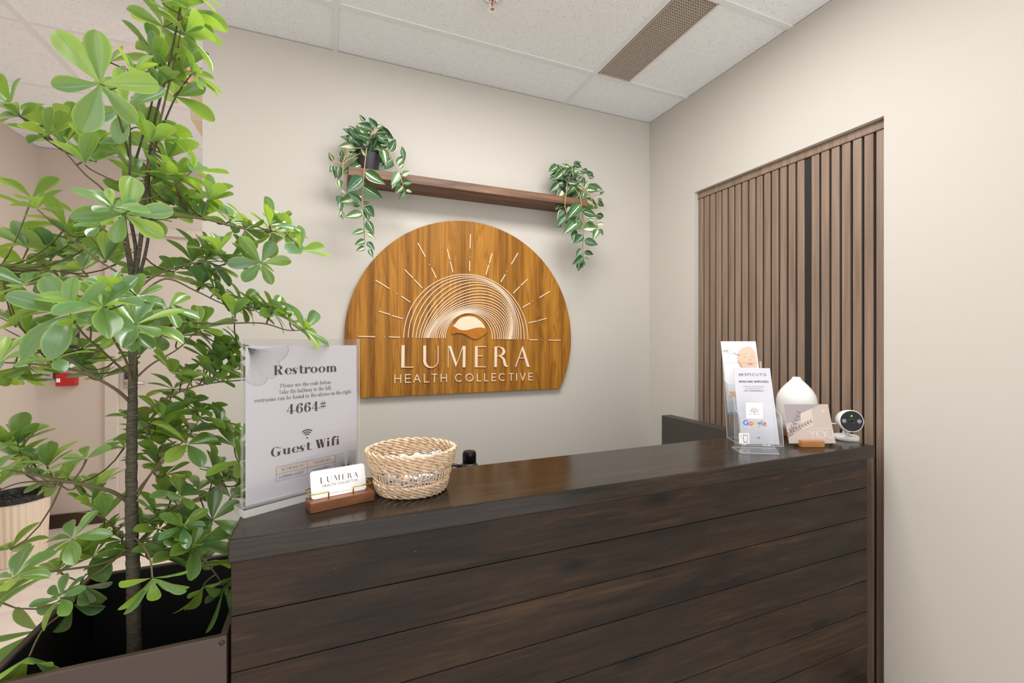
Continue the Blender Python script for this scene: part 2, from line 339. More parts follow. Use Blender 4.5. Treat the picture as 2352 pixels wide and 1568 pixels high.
def teak():
    m = mat('teak_board', (.4, .2, .06), .45, spec=.22); k = NT(m)
    sx = k.n('ShaderNodeSeparateXYZ'); tc = k.n('ShaderNodeTexCoord'); k.l(tc.outputs['Object'], sx.inputs[0])
    fl = k.math('FLOOR', k.math('MULTIPLY', sx.outputs['X'], 8.2)); wn = k.n('ShaderNodeTexWhiteNoise', noise_dimensions='1D'); k.l(fl, wn.inputs['W'])
    cv = k.n('ShaderNodeCombineXYZ'); k.l(k.math('MULTIPLY', wn.outputs['Value'], 3.0), cv.inputs['X']); k.l(k.math('MULTIPLY', wn.outputs['Value'], 9.0), cv.inputs['Z'])
    mp = k.coord((17, 4, 1.5)); ad = k.n('ShaderNodeVectorMath', operation='ADD'); k.l(mp, ad.inputs[0]); k.l(cv.outputs[0], ad.inputs[1])
    n = k.noise(ad.outputs[0], .75, 3, .5, .9); rings = k.math('FRACT', k.math('MULTIPLY', n, 8.0))
    c = k.ramp(rings, [(0, (.345, .145, .017)), (.55, (.415, .187, .026)), (.9, (.29, .113, .012)), (1, (.345, .145, .017))])
    f = k.noise(k.coord((190, 20, 3.5)), 1, 3, .7); c = k.mix(.55, c, k.ramp(f, [(.25, (.68, .64, .6)), (.6, (1.1, 1.1, 1.1))]), 'MULTIPLY')
    bd = k.noise(k.coord((26, 5, .5)), 1, 2, .5); c = k.mix(.85, c, k.ramp(bd, [(.36, (.55, .50, .45)), (.56, (1.05, 1.05, 1.05))]), 'MULTIPLY')
    k.l(c, k.b.inputs['Base Color']); k.bump(f, .1, .0006); return m
TEAK = teak(); MAPLE = mat('maple_inlay', (.84, .66, .48), .5); TEAKD = wood('teak_wave', [(.36, .12, .014), (.46, .165, .022), (.52, .20, .03)], (5, 5, 9), .5, spec=.15)
def floor_mat():
    m = mat('floor_vinyl', (.6, .5, .42), .35, spec=.4); k = NT(m); v = k.coord((1.2, 3.4, 1)); n = k.noise(v, 1.6, 6, .6, 1.5)
    k.l(k.ramp(n, [(.3, (.64, .55, .48)), (.55, (.73, .64, .565)), (.75, (.76, .68, .61))]), k.b.inputs['Base Color']); return m
FLOOR = floor_mat()
def leaf_mat():
    m = bpy.data.materials.new('tree_leaf'); m.use_nodes = True; k = NT(m); t = k.t; b = k.b; out = t.nodes['Material Output']
    oi = k.n('ShaderNodeObjectInfo'); ge = k.n('ShaderNodeNewGeometry'); r = k.math('FRACT', k.math('ADD', oi.outputs['Random'], ge.outputs['Random Per Island']))
    base = k.ramp(r, [(0, (.085, .200, .095)), (.3, (.115, .250, .105)), (.65, (.165, .320, .090)), (1, (.29, .45, .075))])
    tc = k.n('ShaderNodeTexCoord'); sx = k.n('ShaderNodeSeparateXYZ'); k.l(tc.outputs['UV'], sx.inputs[0])
    e = k.math('ABSOLUTE', k.math('SUBTRACT', sx.outputs['X'], .5)); base = k.mix(k.ramp(e, [(.40, (0, 0, 0)), (.5, (.75, .75, .75))]), base, (.30, .50, .12))
    base = k.mix(k.ramp(e, [(.0, (.55, .55, .55)), (.035, (0, 0, 0))]), base, (.05, .12, .03))
    n = k.noise(k.coord((1, 1, 1)), 45, 3); base = k.mix(.35, base, k.ramp(n, [(.3, (.7, .75, .7)), (.7, (1.2, 1.15, 1.1))]), 'MULTIPLY')
    k.l(base, b.inputs['Base Color']); b.inputs['Roughness'].default_value = .24; b.inputs['Specular IOR Level'].default_value = 1.0
    tr = k.n('ShaderNodeBsdfTranslucent'); k.l(k.mix(.6, base, (.55, .75, .02)), tr.inputs['Color']); mx = k.n('ShaderNodeMixShader'); mx.inputs[0].default_value = .36
    k.l(b.outputs[0], mx.inputs[1]); k.l(tr.outputs[0], mx.inputs[2]); k.l(mx.outputs[0], out.inputs['Surface']); return m
LEAF = leaf_mat()
def vari_mat():
    m = mat('striped_leaf', (.05, .15, .05), .42, spec=.45); k = NT(m); oi = k.n('ShaderNodeObjectInfo'); tc = k.n('ShaderNodeTexCoord'); sx = k.n('ShaderNodeSeparateXYZ'); k.l(tc.outputs['UV'], sx.inputs[0])
    X = sx.outputs['X']; Y = sx.outputs['Y']; r = oi.outputs['Random']; r2 = k.math('FRACT', k.math('MULTIPLY', r, 7.31)); r3 = k.math('FRACT', k.math('MULTIPLY', r, 23.7))
    wob = k.math('MULTIPLY', k.math('SUBTRACT', k.noise(k.coord((30, 30, 30), rnd=5), 1, 2), .5), .10)
    x = k.math('ADD', X, wob); c0 = k.math('ADD', .34, k.math('MULTIPLY', r2, .32)); d = k.math('ABSOLUTE', k.math('SUBTRACT', x, c0))
    wd = k.math('ADD', .015, k.math('MULTIPLY', k.math('MULTIPLY', r3, r3), .15)); wd = k.math('MULTIPLY', wd, k.math('SUBTRACT', 1.08, k.math('POWER', Y, 3.0)))
    st = k.math('LESS_THAN', d, wd); d2 = k.math('ABSOLUTE', k.math('SUBTRACT', x, k.math('ADD', c0, .2))); d3 = k.math('ABSOLUTE', k.math('SUBTRACT', x, k.math('SUBTRACT', c0, .22)))
    thin = k.math('MAXIMUM', k.math('LESS_THAN', d2, .018), k.math('LESS_THAN', d3, .016)); edge = k.math('MULTIPLY', k.math('GREATER_THAN', x, .93), k.math('GREATER_THAN', r, .65))
    g = k.ramp(r3, [(0, (.018, .080, .030)), (.5, (.036, .120, .034)), (.85, (.075, .18, .042)), (1, (.15, .25, .10))])
    ge = k.n('ShaderNodeNewGeometry'); g = k.mix(ge.outputs['Backfacing'], g, (.14, .21, .10))
    c = k.mix(k.math('MULTIPLY', thin, .55), g, (.34, .48, .26)); c = k.mix(k.math('MAXIMUM', st, edge), c, (.74, .74, .60)); k.l(c, k.b.inputs['Base Color']); return m
VARI = vari_mat(); VSTEM = mat('vine_stem', (.42, .30, .10), .5); POT = mat('black_pot', (.022, .022, .028), .45)
def bark():
    m = mat('paper_wrapped_bark', (.12, .1, .07), .8, spec=.2); k = NT(m); n = k.noise(k.coord((60, 60, 460)), 1, 3, .6, .6)
    k.l(k.ramp(n, [(.3, (.040, .034, .025)), (.55, (.085, .076, .056)), (.75, (.15, .14, .11))]), k.b.inputs['Base Color']); k.bump(n, .6, .002); return m
BARK = bark(); TWIG = mat('twig', (.115, .09, .045), .6)
def acrylic(name, tint=(.97, .975, .98), g=1.0, edge=False):
    m = bpy.data.materials.new(name); m.use_nodes = True; k = NT(m); t = k.t; t.nodes.remove(k.b); out = t.nodes['Material Output']
    tr = k.n('ShaderNodeBsdfTransparent'); tr.inputs[0].default_value = (*tint, 1); gl = k.n('ShaderNodeBsdfGlossy'); gl.inputs['Roughness'].default_value = .03
    if edge:
        df = k.n('ShaderNodeBsdfTranslucent'); df.inputs[0].default_value = (.95, .95, .95, 1); d2 = k.n('ShaderNodeBsdfDiffuse'); d2.inputs[0].default_value = (.93, .93, .93, 1)
        a = k.n('ShaderNodeMixShader'); k.l(df.outputs[0], a.inputs[1]); k.l(d2.outputs[0], a.inputs[2]); c = k.n('ShaderNodeMixShader'); c.inputs[0].default_value = .12
        k.l(a.outputs[0], c.inputs[1]); k.l(tr.outputs[0], c.inputs[2]); src = c.outputs[0]
    else: src = tr.outputs[0]
    fr = k.n('ShaderNodeFresnel'); ge = k.n('ShaderNodeNewGeometry'); k.l(k.math('SUBTRACT', 1.49, k.math('MULTIPLY', ge.outputs['Backfacing'], 1.49-1/1.49)), fr.inputs[0]); mx = k.n('ShaderNodeMixShader'); k.l(k.math('MULTIPLY', fr.outputs[0], g), mx.inputs[0]); k.l(src, mx.inputs[1]); k.l(gl.outputs[0], mx.inputs[2]); k.l(mx.outputs[0], out.inputs['Surface']); return m
ACR = acrylic('clear_acrylic'); ACRE = acrylic('acrylic_edge', edge=True)
PAPER = mat('paper_lilac', srgb(206, 201, 206), .55); WHITEP = mat('paper_white', (.82, .82, .84), .5); INK = mat('ink_plum', (.035, .024, .026), .6); INKG = mat('ink_grey', (.12, .115, .12), .6); INKL = mat('ink_light_grey', (.35, .35, .36), .6); TAN = mat('print_tan', (.66, .54, .48), .6)
BRASS = mat('brass_wire', (.62, .42, .16), .28, 1); WALNUT = wood('walnut_block', [(.13, .045, .016), (.20, .075, .026), (.25, .10, .036)], (6, 40, 40), .4); CARD = mat('card_white', (.86, .86, .86), .5)
SEAG = wood('seagrass', [(.46, .31, .18), (.66, .49, .33), (.78, .62, .46)], (60, 60, 60), .7, rnd=5, fine=(200, 200, 200))
CHROME = mat('chrome', (.75, .75, .76), .12, 1); STEEL = mat('brushed_steel', (.5, .47, .43), .3, 1); REDB = mat('sprinkler_bulb', (.6, .05, .02), .1); BLKP = mat('black_plastic', (.018, .018, .02), .42); BLKG = mat('black_gloss', (.006, .006, .007), .12, spec=.25)
CERAM = mat('white_ceramic', (.82, .82, .80), .45); WHITEPL = mat('white_plastic', (.80, .80, .79), .35); OAK = wood('honey_wood', [(.36, .15, .045), (.46, .20, .065), (.52, .25, .09)], (8, 40, 40), .45)
REDP = mat('red_paint', (.45, .012, .012), .35); BLUEP = mat('blue_panel', (.01, .03, .25), .2); GREENL = mat('status_led', (.1, .5, .02), .3, emit=(.25, 1, .03), es=4); REDL = mat('exit_red', (.6, .03, .02), .4, emit=(1, .10, .08), es=1.6)
def ribbed(): return mat('bin_cream', (.74, .62, .48), .5)
BINM = ribbed()
def bag_mat():
    m = mat('black_bag', (.008, .008, .009), .22); k = NT(m); k.bump(k.noise(k.coord(), 38, 4, .6, .8), 1.0, .02); return m
BAG = bag_mat()
# ================================================================ ROOM SHELL
XR, YW, ZC = 1.847, 2.233, 2.68
XL, YF = -1.885, 4.135
struct(MB().box(-1.9, 2.1, -.7, 4.3, -.05, 0).build('floor', FLOOR), 'pale beige stone-look floor in the hallway behind the planter', 'floor')
# back wall with the sign, far hall wall with the door opening, left hall wall, right wall with the niche for the slat door
struct(MB().box(-.494, 2.4, YW, YW+.12, 0, ZC).build('wall_back', WALL), 'beige painted wall carrying the round wooden sign', 'wall')
DX0, DX1, DTOP = -1.438, -.5, H+.7934
b = MB(); b.box(XL-.1, DX0, YF, YF+.1, 0, ZC); b.box(DX1, 2.4, YF, YF+.1, 0, ZC); b.box(DX0, DX1, YF, YF+.1, DTOP, ZC)
struct(b.build('wall_far', HALLW), 'darker beige end wall of the hallway with a door', 'wall')
struct(MB().box(XL-.1, XL, -2.0, YF, 0, ZC).build('wall_left', HALLW), 'darker beige side wall of the hallway', 'wall')
NY0, NY1, NZ = .968, 1.864, H+.8075
b = MB(); b.box(XR, XR+.16, -2.0, NY0, 0, ZC); b.box(XR, XR+.16, NY1, YW+.12, 0, ZC); b.box(XR, XR+.16, NY0, NY1, NZ, ZC); b.box(XR+.12, XR+.16, NY0, NY1, 0, NZ)
struct(b.build('wall_right', WALL), 'beige painted wall with the recessed slatted door', 'wall')
def bb(name, x0, x1, y0, y1): struct(MB().box(x0, x1, y0, y1, 0, .098).build(name, BASEB, bevel=.003), 'dark brown baseboard', 'baseboard')
bb('baseboard_far', XL, -1.512, YF-.012, YF); bb('baseboard_left', XL, XL+.012, -.6, YF-.012); bb('baseboard_right', XR-.012, XR, -.7, NY0)
# hall door
d = thing('door_1', (-.97, YF, 0), 'beige painted hall door with a keypad lever lock, behind the tree', 'door'); d['kind'] = 'structure'
b = MB(); b.box(-1.5115, -1.434, YF-.018, YF+.1, 0, H+.847); b.box(-.504, -.43, YF-.018, YF+.1, 0, H+.847); b.box(-1.434, -.504, YF-.018, YF+.1, DTOP-.004, H+.847); b.build('door_frame', DOORP, d, bevel=.004)
MB().box(-1.436, -.502, YF+.012, YF+.06, .006, DTOP-.002).build('door_leaf', DOORP, d, bevel=.003)
lk = MB().box(-1.405, -1.352, YF-.012, YF+.02, H-.355, H-.212).build('keypad_lock', STEEL, d, bevel=.01, seg=3)
MB().box(-1.397, -1.36, YF-.016, YF-.010, H-.29, H-.232).build('keypad', BLKP, lk, bevel=.003)
MB().tube([(-1.378, YF-.012, H-.318), (-1.378, YF-.05, H-.318), (-1.365, YF-.055, H-.318), (-1.268, YF-.055, H-.320)], .011, 10).build('lever', STEEL, lk, smooth=True)
# ceiling: grid of lay-in tiles
ce = struct(MB().box(-1.9, 2.1, -1.6, 4.3, ZC+.02, ZC+.06).build('ceiling', GRID), 'white suspended ceiling of speckled tiles in a metal grid', 'ceiling')
GX = [1.245-1.2195*k for k in range(0, 4)]; GY = [1.9245+.605*k for k in range(-4, 5)]
GRX0, GRX1 = 1.262, 1.448; GRY0, GRY1 = 1.9245-.605+.012, 1.9245-.012
xs = [XR+.05]+GX; XS = sorted(xs); YS = GY
for i in range(len(XS)-1):
    for j in range(len(YS)-1):
        x0, x1, y0, y1 = XS[i]+.006, XS[i+1]-.006, YS[j]+.006, YS[j+1]-.006
        if y0 > YW+.1 and x0 > .2: continue
        if abs(YS[j]-(1.9245-.605)) < .01 and abs(XS[i]-1.245) < .01: x0 = GRX1+.012
        MB().box(x0, x1, y0, y1, ZC+.004, ZC+.018).build('ceiling_tile', TILE, ce)
for gx in GX: MB().box(gx-.012, gx+.012, YS[0], YS[-1], ZC-.001, ZC+.016).build('grid_bar', GRID, ce)
for j, gy in enumerate(YS):
    for i in range(len(XS)-1):
        if gy > YW+.2 and XS[i] > .2: continue
        MB().box(XS[i]+.012, XS[i+1]-.012, gy-.012, gy+.012, ZC-.0005, ZC+.015).build('grid_bar', GRID, ce)
MB().box(GRX1, GRX1+.014, GRY0-.012, GRY1+.012, ZC, ZC+.016).build('grid_bar', GRID, ce)
# air grille
GRB = mat('grille_taupe', srgb(196, 184, 174), .5)
g = thing('air_grille', ((GRX0+GRX1)/2, 1.63, ZC), 'long taupe egg-crate air grille set in the ceiling near right wall', 'vent')
b = MB(); b.box(GRX0, GRX0+.004, GRY0, GRY1, ZC-.002, ZC+.014); b.box(GRX1-.004, GRX1, GRY0, GRY1, ZC-.002, ZC+.014); b.box(GRX0, GRX1, GRY0, GRY0+.004, ZC-.002, ZC+.014); b.box(GRX0, GRX1, GRY1-.004, GRY1, ZC-.002, ZC+.014); b.build('frame', GRB, g)
b = MB(); P_ = .0125; x = GRX0+.006
while x < GRX1-.004: b.box(x-.0014, x+.0014, GRY0, GRY1, ZC+.002, ZC+.0085); x += P_
y = GRY0+.006
while y < GRY1-.004: b.box(GRX0, GRX1, y-.0014, y+.0014, ZC+.002, ZC+.0085); y += P_
o = b.build('grid_core', GRB, g); o['kind'] = 'stuff'
MB().box(GRX0, GRX1, GRY0, GRY1, ZC+.0145, ZC+.0175).build('backing', mat('grille_back', srgb(170, 156, 146), .8), g)
# sprinkler head
sp = onz(1131, -9, ZC); s = thing('sprinkler', sp, 'chrome fire sprinkler head with red bulb hanging from the ceiling', 'sprinkler')
MB().lathe([(.001, .004), (.04, .003), (.041, -.002), (.034, -.006), (.018, -.008), (.001, -.008)], sp, 32).build('escutcheon', CHROME, s, smooth=True)
MB().lathe([(.012, -.006), (.012, -.018), (.009, -.02), (.001, -.02)], sp, 20).build('nozzle', CHROME, s, smooth=True)
MB().tube([sp+Vector((0, 0, -.018)), sp+Vector((0, 0, -.042))], .0035, 10).build('glass_bulb', REDB, s, smooth=True)
for k in (-1, 1): MB().tube([sp+Vector((.011*k, 0, -.016)), sp+Vector((.015*k, 0, -.03)), sp+Vector((.009*k, 0, -.043)), sp+Vector((0, 0, -.048))], .0026, 8).build('yoke_arm', CHROME, s, smooth=True)
MB().lathe([(.004, -.044), (.005, -.05), (.005, -.053), (.001, -.053)], sp, 16).build('boss', BRASS, s, smooth=True)
b = MB()
for k in range(14):
    a = 2*pi*k/14; f_ = Fr(sp+Vector((0, 0, -.051)), (cos(a), sin(a), 0), (-sin(a), cos(a), 0)); b.fbox(f_, .004, .017, -.0024, .0024, -.0006, .0006)
b.build('deflector', CHROME, s)
# exit sign housing in the hall, its lit face turned to the hallway
ex = thing('exit_sign', (-.60, 2.78, ZC), 'beige lit sign housing hanging from hallway ceiling beside wall end', 'sign')
HOUS = mat('beige_housing', (.72, .58, .42), .5)
MB().box(-.632, -.575, 2.63, 2.95, ZC-.26, ZC).build('housing', HOUS, ex, bevel=.004)
MB().box(-.6365, -.632, 2.66, 2.92, ZC-.235, ZC-.02).build('lit_face', REDL, ex)
# ---------------------------------------------------------------- slatted door in the right wall
XS0 = XR+.025
sd = thing('slatted_door', (XS0, 1.42, 0), 'brown vertical-slat wood door panel recessed in right wall behind desk', 'door')
MB().box(XS0+.012, XS0+.03, NY0, NY1, 0.001, NZ-.001).build('backing', BLACK, sd)
ZT = H+.773
MB().box(XS0-.003, XS0+.012, NY0, NY1, ZT, NZ-.001).build('head_trim', SLATW, sd, bevel=.002)
for k in range(15):
    y1 = 1.8594-.0395*k; MB().box(XS0, XS0+.013, y1-.0305, y1, .004, ZT-.002).build('slat', SLATW, sd, bevel=.0025)
for k in range(7):
    y1 = 1.2446-.0397*k; y0 = max(y1-.0305, NY0+.001); MB().box(XS0, XS0+.013, y0 if k < 6 else NY0+.001, y1, .004, ZT-.002).build('slat', SLATW, sd, bevel=.0025)
MB().box(XS0+.006, XS0+.0125, 1.2475, 1.2735, .004, ZT-.002).build('gap_strip', BLKP, sd)  # black strip added to stand in for the dark open gap at the joint
# ================================================================ RECEPTION DESK
ZD = H-.37
DXL, DXR, DYF, DYB = -.1735, 1.775, .958, 1.257
desk = thing('reception_desk', (.8, 1.1, 0), 'dark stained wooden plank reception desk with a thick glossy top', 'desk')
MB().box(DXL, DXR, DYF, DYB, ZD-.0445, ZD).build('counter_top', SLAB, desk, bevel=.004, seg=3)
zs_ = [ZD-.0445, H-.517, H-.6227, H-.7318, H-.842, H-.951, H-1.064, H-1.17, H-1.28, 0.0]
for i in range(9):
    MB().box(DXL+.004, 1.748, DYF+.008, DYF+.028, zs_[i+1]+.0010, zs_[i]-.0003).build('plank', PLANK, desk, bevel=.0022)
b = MB(); b.box(DXL+.006, 1.745, DYF+.028, DYF+.05, 0, ZD-.045); b.build('carcass', mat('carcass_black', (.012, .01, .009), .7), desk)
for i in range(9): MB().box(DXL+.004, DXL+.024, DYF+.029, DYB-.02, zs_[i+1]+.0016, zs_[i]-.0004).build('end_plank', PLANK, desk, bevel=.0018)
MB().box(1.70, 1.762, DYF+.05, 1.955, 0, ZD-.0446).build('side_panel', GREYP, desk, bevel=.003)
MB().box(DXL+.024, 1.70, DYF+.05, 1.62, .685, .715).build('work_surface', GREYP, desk, bevel=.003)
b = MB(); b.box(DXL+.03, DXL+.05, DYF+.05, 1.6, 0, .685); b.build('inner_leg', GREYP, desk)
# ================================================================ PLANTER
ZP = H-.55; PX0, PX1, PY0, PY1 = -.521, -.176, .968, 1.342
pl = thing('planter_box', ((PX0+PX1)/2, (PY0+PY1)/2, 0), 'tall dark brown rectangular planter box beside the desk', 'planter')
def pwall(name, x0, x1, y0, y1): MB().box(x0, x1, y0, y1, 0, ZP).build(name, [DARKBR], pl, bevel=.002)
T_ = .012
pwall('front_panel', PX0, PX1, PY0, PY0+T_); pwall('rear_panel', PX0, PX1, PY1-T_, PY1); pwall('side_panel', PX0, PX0+T_, PY0+T_, PY1-T_); pwall('side_panel', PX1-T_, PX1, PY0+T_, PY1-T_)
b = MB(); e = .0015; I0, I1, J0, J1 = PX0+T_, PX1-T_, PY0+T_, PY1-T_; zi = ZP-.004
b.box(I0, I1, J0, J0+e, .3, zi); b.box(I0, I1, J1-e, J1, .3, zi); b.box(I0, I0+e, J0, J1, .3, zi); b.box(I1-e, I1, J0, J1, .3, zi); b.box(I0, I1, J0, J1, .3, .31); b.build('liner', PLIN, pl)
MB().lathe([(.001, .003), (.004, .002), (.005, 0)], (PX1-.008, PY0-.0002, ZP-.012), 12, ax=(0, -1, 0)).build('screw', BLKP, pl, smooth=True)
# ================================================================ WALL SIGN
YB = YW-.025; SF = Fr((.67, YB, H+.011), (1, 0, 0), (0, 0, 1)); SR = .603; SBZ = -.272-.011
ws = thing('wall_sign', (.67, YW, H+.011+SBZ), 'round teak wall sign with raised sunrise emblem and clinic lettering', 'sign')
a0 = degrees0 = math.degrees(math.asin(SBZ/SR)); P = arcpts(0, 0, SR, SR, a0, 180-a0, 90)
o = MB().plate([P], SF, -.016, 0).build('board', TEAK, ws, bevel=.001, seg=1)
for (x, z) in ((-.3, -.15), (.3, -.15), (0, .4)): MB().lathe([(.01, -.026), (.01, -.014)], SF.pt(x, z, 0), 12, ax=(0, -1, 0)).build('standoff', STEEL, ws)
def zt5(x, y): return SF.at(780+x/3.733, 500+y/3.733)
def zt6(x, y): return SF.at(900+x/6.918, 600+y/6.918)
def zt7(x, y): return SF.at(890+x/6.72, 770+y/6.72)
RAYS = [(1121,140,1117,265),(1115,372,1113,458),(670,218,735,337),(787,433,828,516),(921,268,944,360),(947,375,969,467),(1307,305,1282,392),(1277,403,1253,488),(1528,302,1470,400),(1420,485,1380,553),(1608,527,1552,582),(1543,590,1487,648),(1802,632,1710,686),(1630,732,1567,770),(1775,862,1702,882),(1692,885,1614,902),(1893,1050,1790,1048),(1700,1046,1627,1046),(160,1016,305,1020),(422,1021,518,1024),(337,801,434,830),(446,838,543,866),(307,535,427,608),(527,671,605,724),(558,446,629,518),(638,529,708,603)]
for r in RAYS: MB().plate(ribbon([zt5(r[0], r[1]), zt5(r[2], r[3])], .0042), SF, 0, .004).build('sun_ray', MAPLE, ws)
for (x, y) in ((1116,338),(768,401),(1436,457),(1655,713),(1729,1045),(384,1017),(493,650)): MB().plate([disc(*zt5(x, y), .0024, 8)], SF, 0, .004).build('sun_dot', MAPLE, ws)
Ls = [188,258,325,382,430,468,500,520,538,555,568,580,600,625,652,680,715,752,785,815,845]
Rs = [2158,2097,2047,1998,1962,1930,1903,1885,1875,1865,1855,1845,1830,1812,1790,1765,1735,1705,1675,1635,1592]
Hs = [1018,990,963,932,893,852,800,755,707,658,611,571,535,510,487,468,454,441,430,419,408]
Ps = [5,25,55,100,140,170,190,195,195,190,178,160,140,118,95,72,52,35,22,12,6]
for k in range(21):
    cx = (Ls[k]+Rs[k])/2; wd = (Rs[k]-Ls[k])/2; pts = []
    for i in range(57):
        a = pi-pi*i/56; x = cx+wd*cos(a)+Ps[k]*sin(a); y = 1212+30*(cx+wd*cos(a)-188)/1970-Hs[k]*sin(a); pts.append(zt6(x, y))
    MB().plate(ribbon(pts, .0034), SF, 0, .0035+.0004*(k % 3)).build('arc_line', MAPLE, ws)
wave = [(1478,1060),(1420,1050),(1330,1056),(1240,1080),(1150,1095),(1070,1080),(978,1035)]
dome = [(978,1035),(1010,985),(1060,925),(1130,885),(1225,872),(1320,890),(1400,945),(1450,1000)]
MB().plate([[zt6(*p) for p in smooth(dome+wave[:-1])]], SF, 0, .004).build('sun_disc', MAPLE, ws)
low = [(960,1075),(950,1152),(1030,1136),(1110,1145),(1180,1170),(1270,1222),(1330,1232),(1390,1215),(1440,1180),(1500,1130),(1498,1064)]
MB().plate([[zt6(*p) for p in smooth([(p_[0], p_[1]+2) for p_ in wave]+low)]], SF, 0, .007).build('wave', TEAKD, ws)
def E(cx, cy, rx, ry, a0, a1, n=14): return arcpts(cx, cy, rx, ry, a0, a1, n)
LUM = {
 'L': [[(215,152),(262,152),(260,484),(400,484),(400,496),(208,497)]],
 'U': [[(550,157),(593,157),(592,390),(548,390)], [(773,160),(784,160),(782,390),(771,390)]]+[[a_, b_, d_, c_] for a_, b_, c_, d_ in zip(E(665,390,117,112,180,0), E(665,390,117,112,180,0)[1:], E(682,390,90,98,180,0), E(682,390,90,98,180,0)[1:])],
 'M': [[(931,163),(938,163),(936,491),(927,491)], [(936,163),(976,163),(1064,425),(1050,491)], [(1050,491),(1046,484),(1158,165),(1168,165)], [(1160,163),(1200,163),(1198,492),(1156,492)]],
 'E': [[(1348,168),(1387,168),(1384,490),(1345,490)], [(1387,168),(1517,168),(1517,179),(1387,179)], [(1386,311),(1467,311),(1467,322),(1386,322)], [(1384,479),(1515,479),(1515,490),(1384,490)]],
 'R': [[(1648,172),(1686,172),(1683,488),(1645,488)], [(1686,172),(1715,172),(1715,182),(1686,182)], [(1684,313),(1720,313),(1720,323),(1684,323)]]+[[a_, b_, d_, c_] for a_, b_, c_, d_ in zip(E(1712,248,100,76,-90,90), E(1712,248,100,76,-90,90)[1:], E(1705,248,66,66,-90,90), E(1705,248,66,66,-90,90)[1:])]+ribbon([(1725,320),(1765,340),(1795,380),(1803,430),(1815,465),(1835,479),(1858,468)], [12,30,40,40,34,18,8]),
 'A': [[(2080,165),(2087,180),(1979,485),(1967,485)], [(2080,165),(2098,200),(2190,485),(2148,485),(2066,208)], [(2024,347),(2112,347),(2114,356),(2021,356)]]}
for ch in 'LUMERA': MB().plate([[zt7(*p) for p in Q] for Q in LUM[ch]], SF, 0, .006).build('letter', MAPLE, ws)
LUMP = [[((p[0]-208)/1982, (497-p[1])/345) for p in Q] for ch in 'LUMERA' for Q in LUM[ch]]   # the same lettering in a unit box
def stroke(ch):
    c = lambda a0, a1: [(.5+.5*cos(radians(a0+(a1-a0)*i/18)), .5+.5*sin(radians(a0+(a1-a0)*i/18))) for i in range(19)]
    return {'H': [[(0,0),(0,1)],[(1,0),(1,1)],[(0,.5),(1,.5)]], 'E': [[(0,0),(0,1)],[(0,1),(1,1)],[(0,.5),(.92,.5)],[(0,0),(1,0)]], 'A': [[(0,0),(.5,1)],[(.5,1),(1,0)],[(.18,.33),(.82,.33)]], 'L': [[(0,1),(0,0)],[(0,0),(1,0)]], 'T': [[(0,1),(1,1)],[(.5,0),(.5,1)]], 'C': [c(48, 312)], 'O': [c(0, 360)], 'I': [[(.5,0),(.5,1)]], 'V': [[(0,1),(.5,0)],[(.5,0),(1,1)]]}[ch]
for ch, x0, x1 in zip('HEALTHCOLLECTIVE', (105,268,398,558,675,818,1040,1200,1375,1487,1602,1712,1865,1985,2038,2170), (210,358,510,638,770,915,1160,1325,1443,1553,1675,1825,1945,1995,2128,2240)):
    bl = lambda x: 735-(x-105)*.0192; tp = lambda x: 600-(x-105)*.0105; Q = []
    for st in stroke(ch):
        pts = []
        for (a_, b_) in st: x = x0+7+(x1-x0-14)*a_; pts.append(zt7(x, bl(x)-7+(tp(x)-bl(x)+14)*b_))
        if len(st) == 2:
            dx, dy = pts[1][0]-pts[0][0], pts[1][1]-pts[0][1]; l = hypot(dx, dy); e = .0019; pts = [(pts[0][0]-dx/l*e, pts[0][1]-dy/l*e), (pts[1][0]+dx/l*e, pts[1][1]+dy/l*e)]
        Q += ribbon(pts, .0041)
    MB().plate(Q, SF, 0, .005).build('letter', MAPLE, ws)
# ================================================================ SHELF
sh = tag(MB().box(.0785, 1.30, YW-.159, YW, H+.7249, H+.764).build('floating_shelf', SHELF, bevel=.0015), 'long walnut floating shelf on the wall above the round sign', 'shelf')
# ================================================================ VARIEGATED TRAILING PLANTS
def grid_leaf(name, mat_, nl, nw, width, curl, cup, tipw, nar=.0):
    """unit-length leaf along +y, normal +z, uv across and along"""
    vs, fs, uv = [], [], []
    for j in range(nl+1):
        t = 1-(1-j/nl)**tipw; wv = width(t); y = t; z = -curl*t*t
        for i in range(nw+1):
            s_ = i/nw*2-1; vs.append((s_*wv, y-abs(s_)*0, z+cup*abs(s_)**1.5*wv)); uv.append((i/nw, t))
    for j in range(nl):
        for i in range(nw): a = j*(nw+1)+i; fs.append((a, a+1, a+nw+2, a+nw+1))
    me = bpy.data.meshes.new(name); me.from_pydata(vs, [], fs); me.materials.append(mat_); ul = me.uv_layers.new(name='UVMap')
    for l in me.loops: ul.data[l.index].uv = uv[l.vertex_index]
    me.polygons.foreach_set('use_smooth', [True]*len(me.polygons)); me.update(); return me
vw = lambda t: .30*(sin(pi*min(1, t**.72*1.0))**.85)*(1-.25*t) if 0 < t < 1 else .004
VL = [grid_leaf('leaf', VARI, 6, 4, vw, c, q, 1) for c, q in ((.12, .25), (.25, .35), (-.05, .15), (.18, .45))]
def basis(yd, zd):
    y = Vector(yd).normalized(); z = Vector(zd); z = z-y*z.dot(y)
    if z.length < 1e-5: z = y.orthogonal()
    z.normalize(); x = y.cross(z); return x, y, z
def mtx(p, yd, zd, sx, sy):
    x, y, z = basis(yd, zd); M = Matrix.Identity(4)
    for i in range(3): M[i][0] = x[i]*sx; M[i][1] = y[i]*sy; M[i][2] = z[i]*sx; M[i][3] = p[i]
    return M
def inst(me, name, M, root):
    o = bpy.data.objects.new(name, me); COL.objects.link(o); o.parent = root; M = M.copy(); M.translation = M.translation-ORG[root.name]; o.matrix_local = M; return o
UPV = Vector((0, 0, 1))
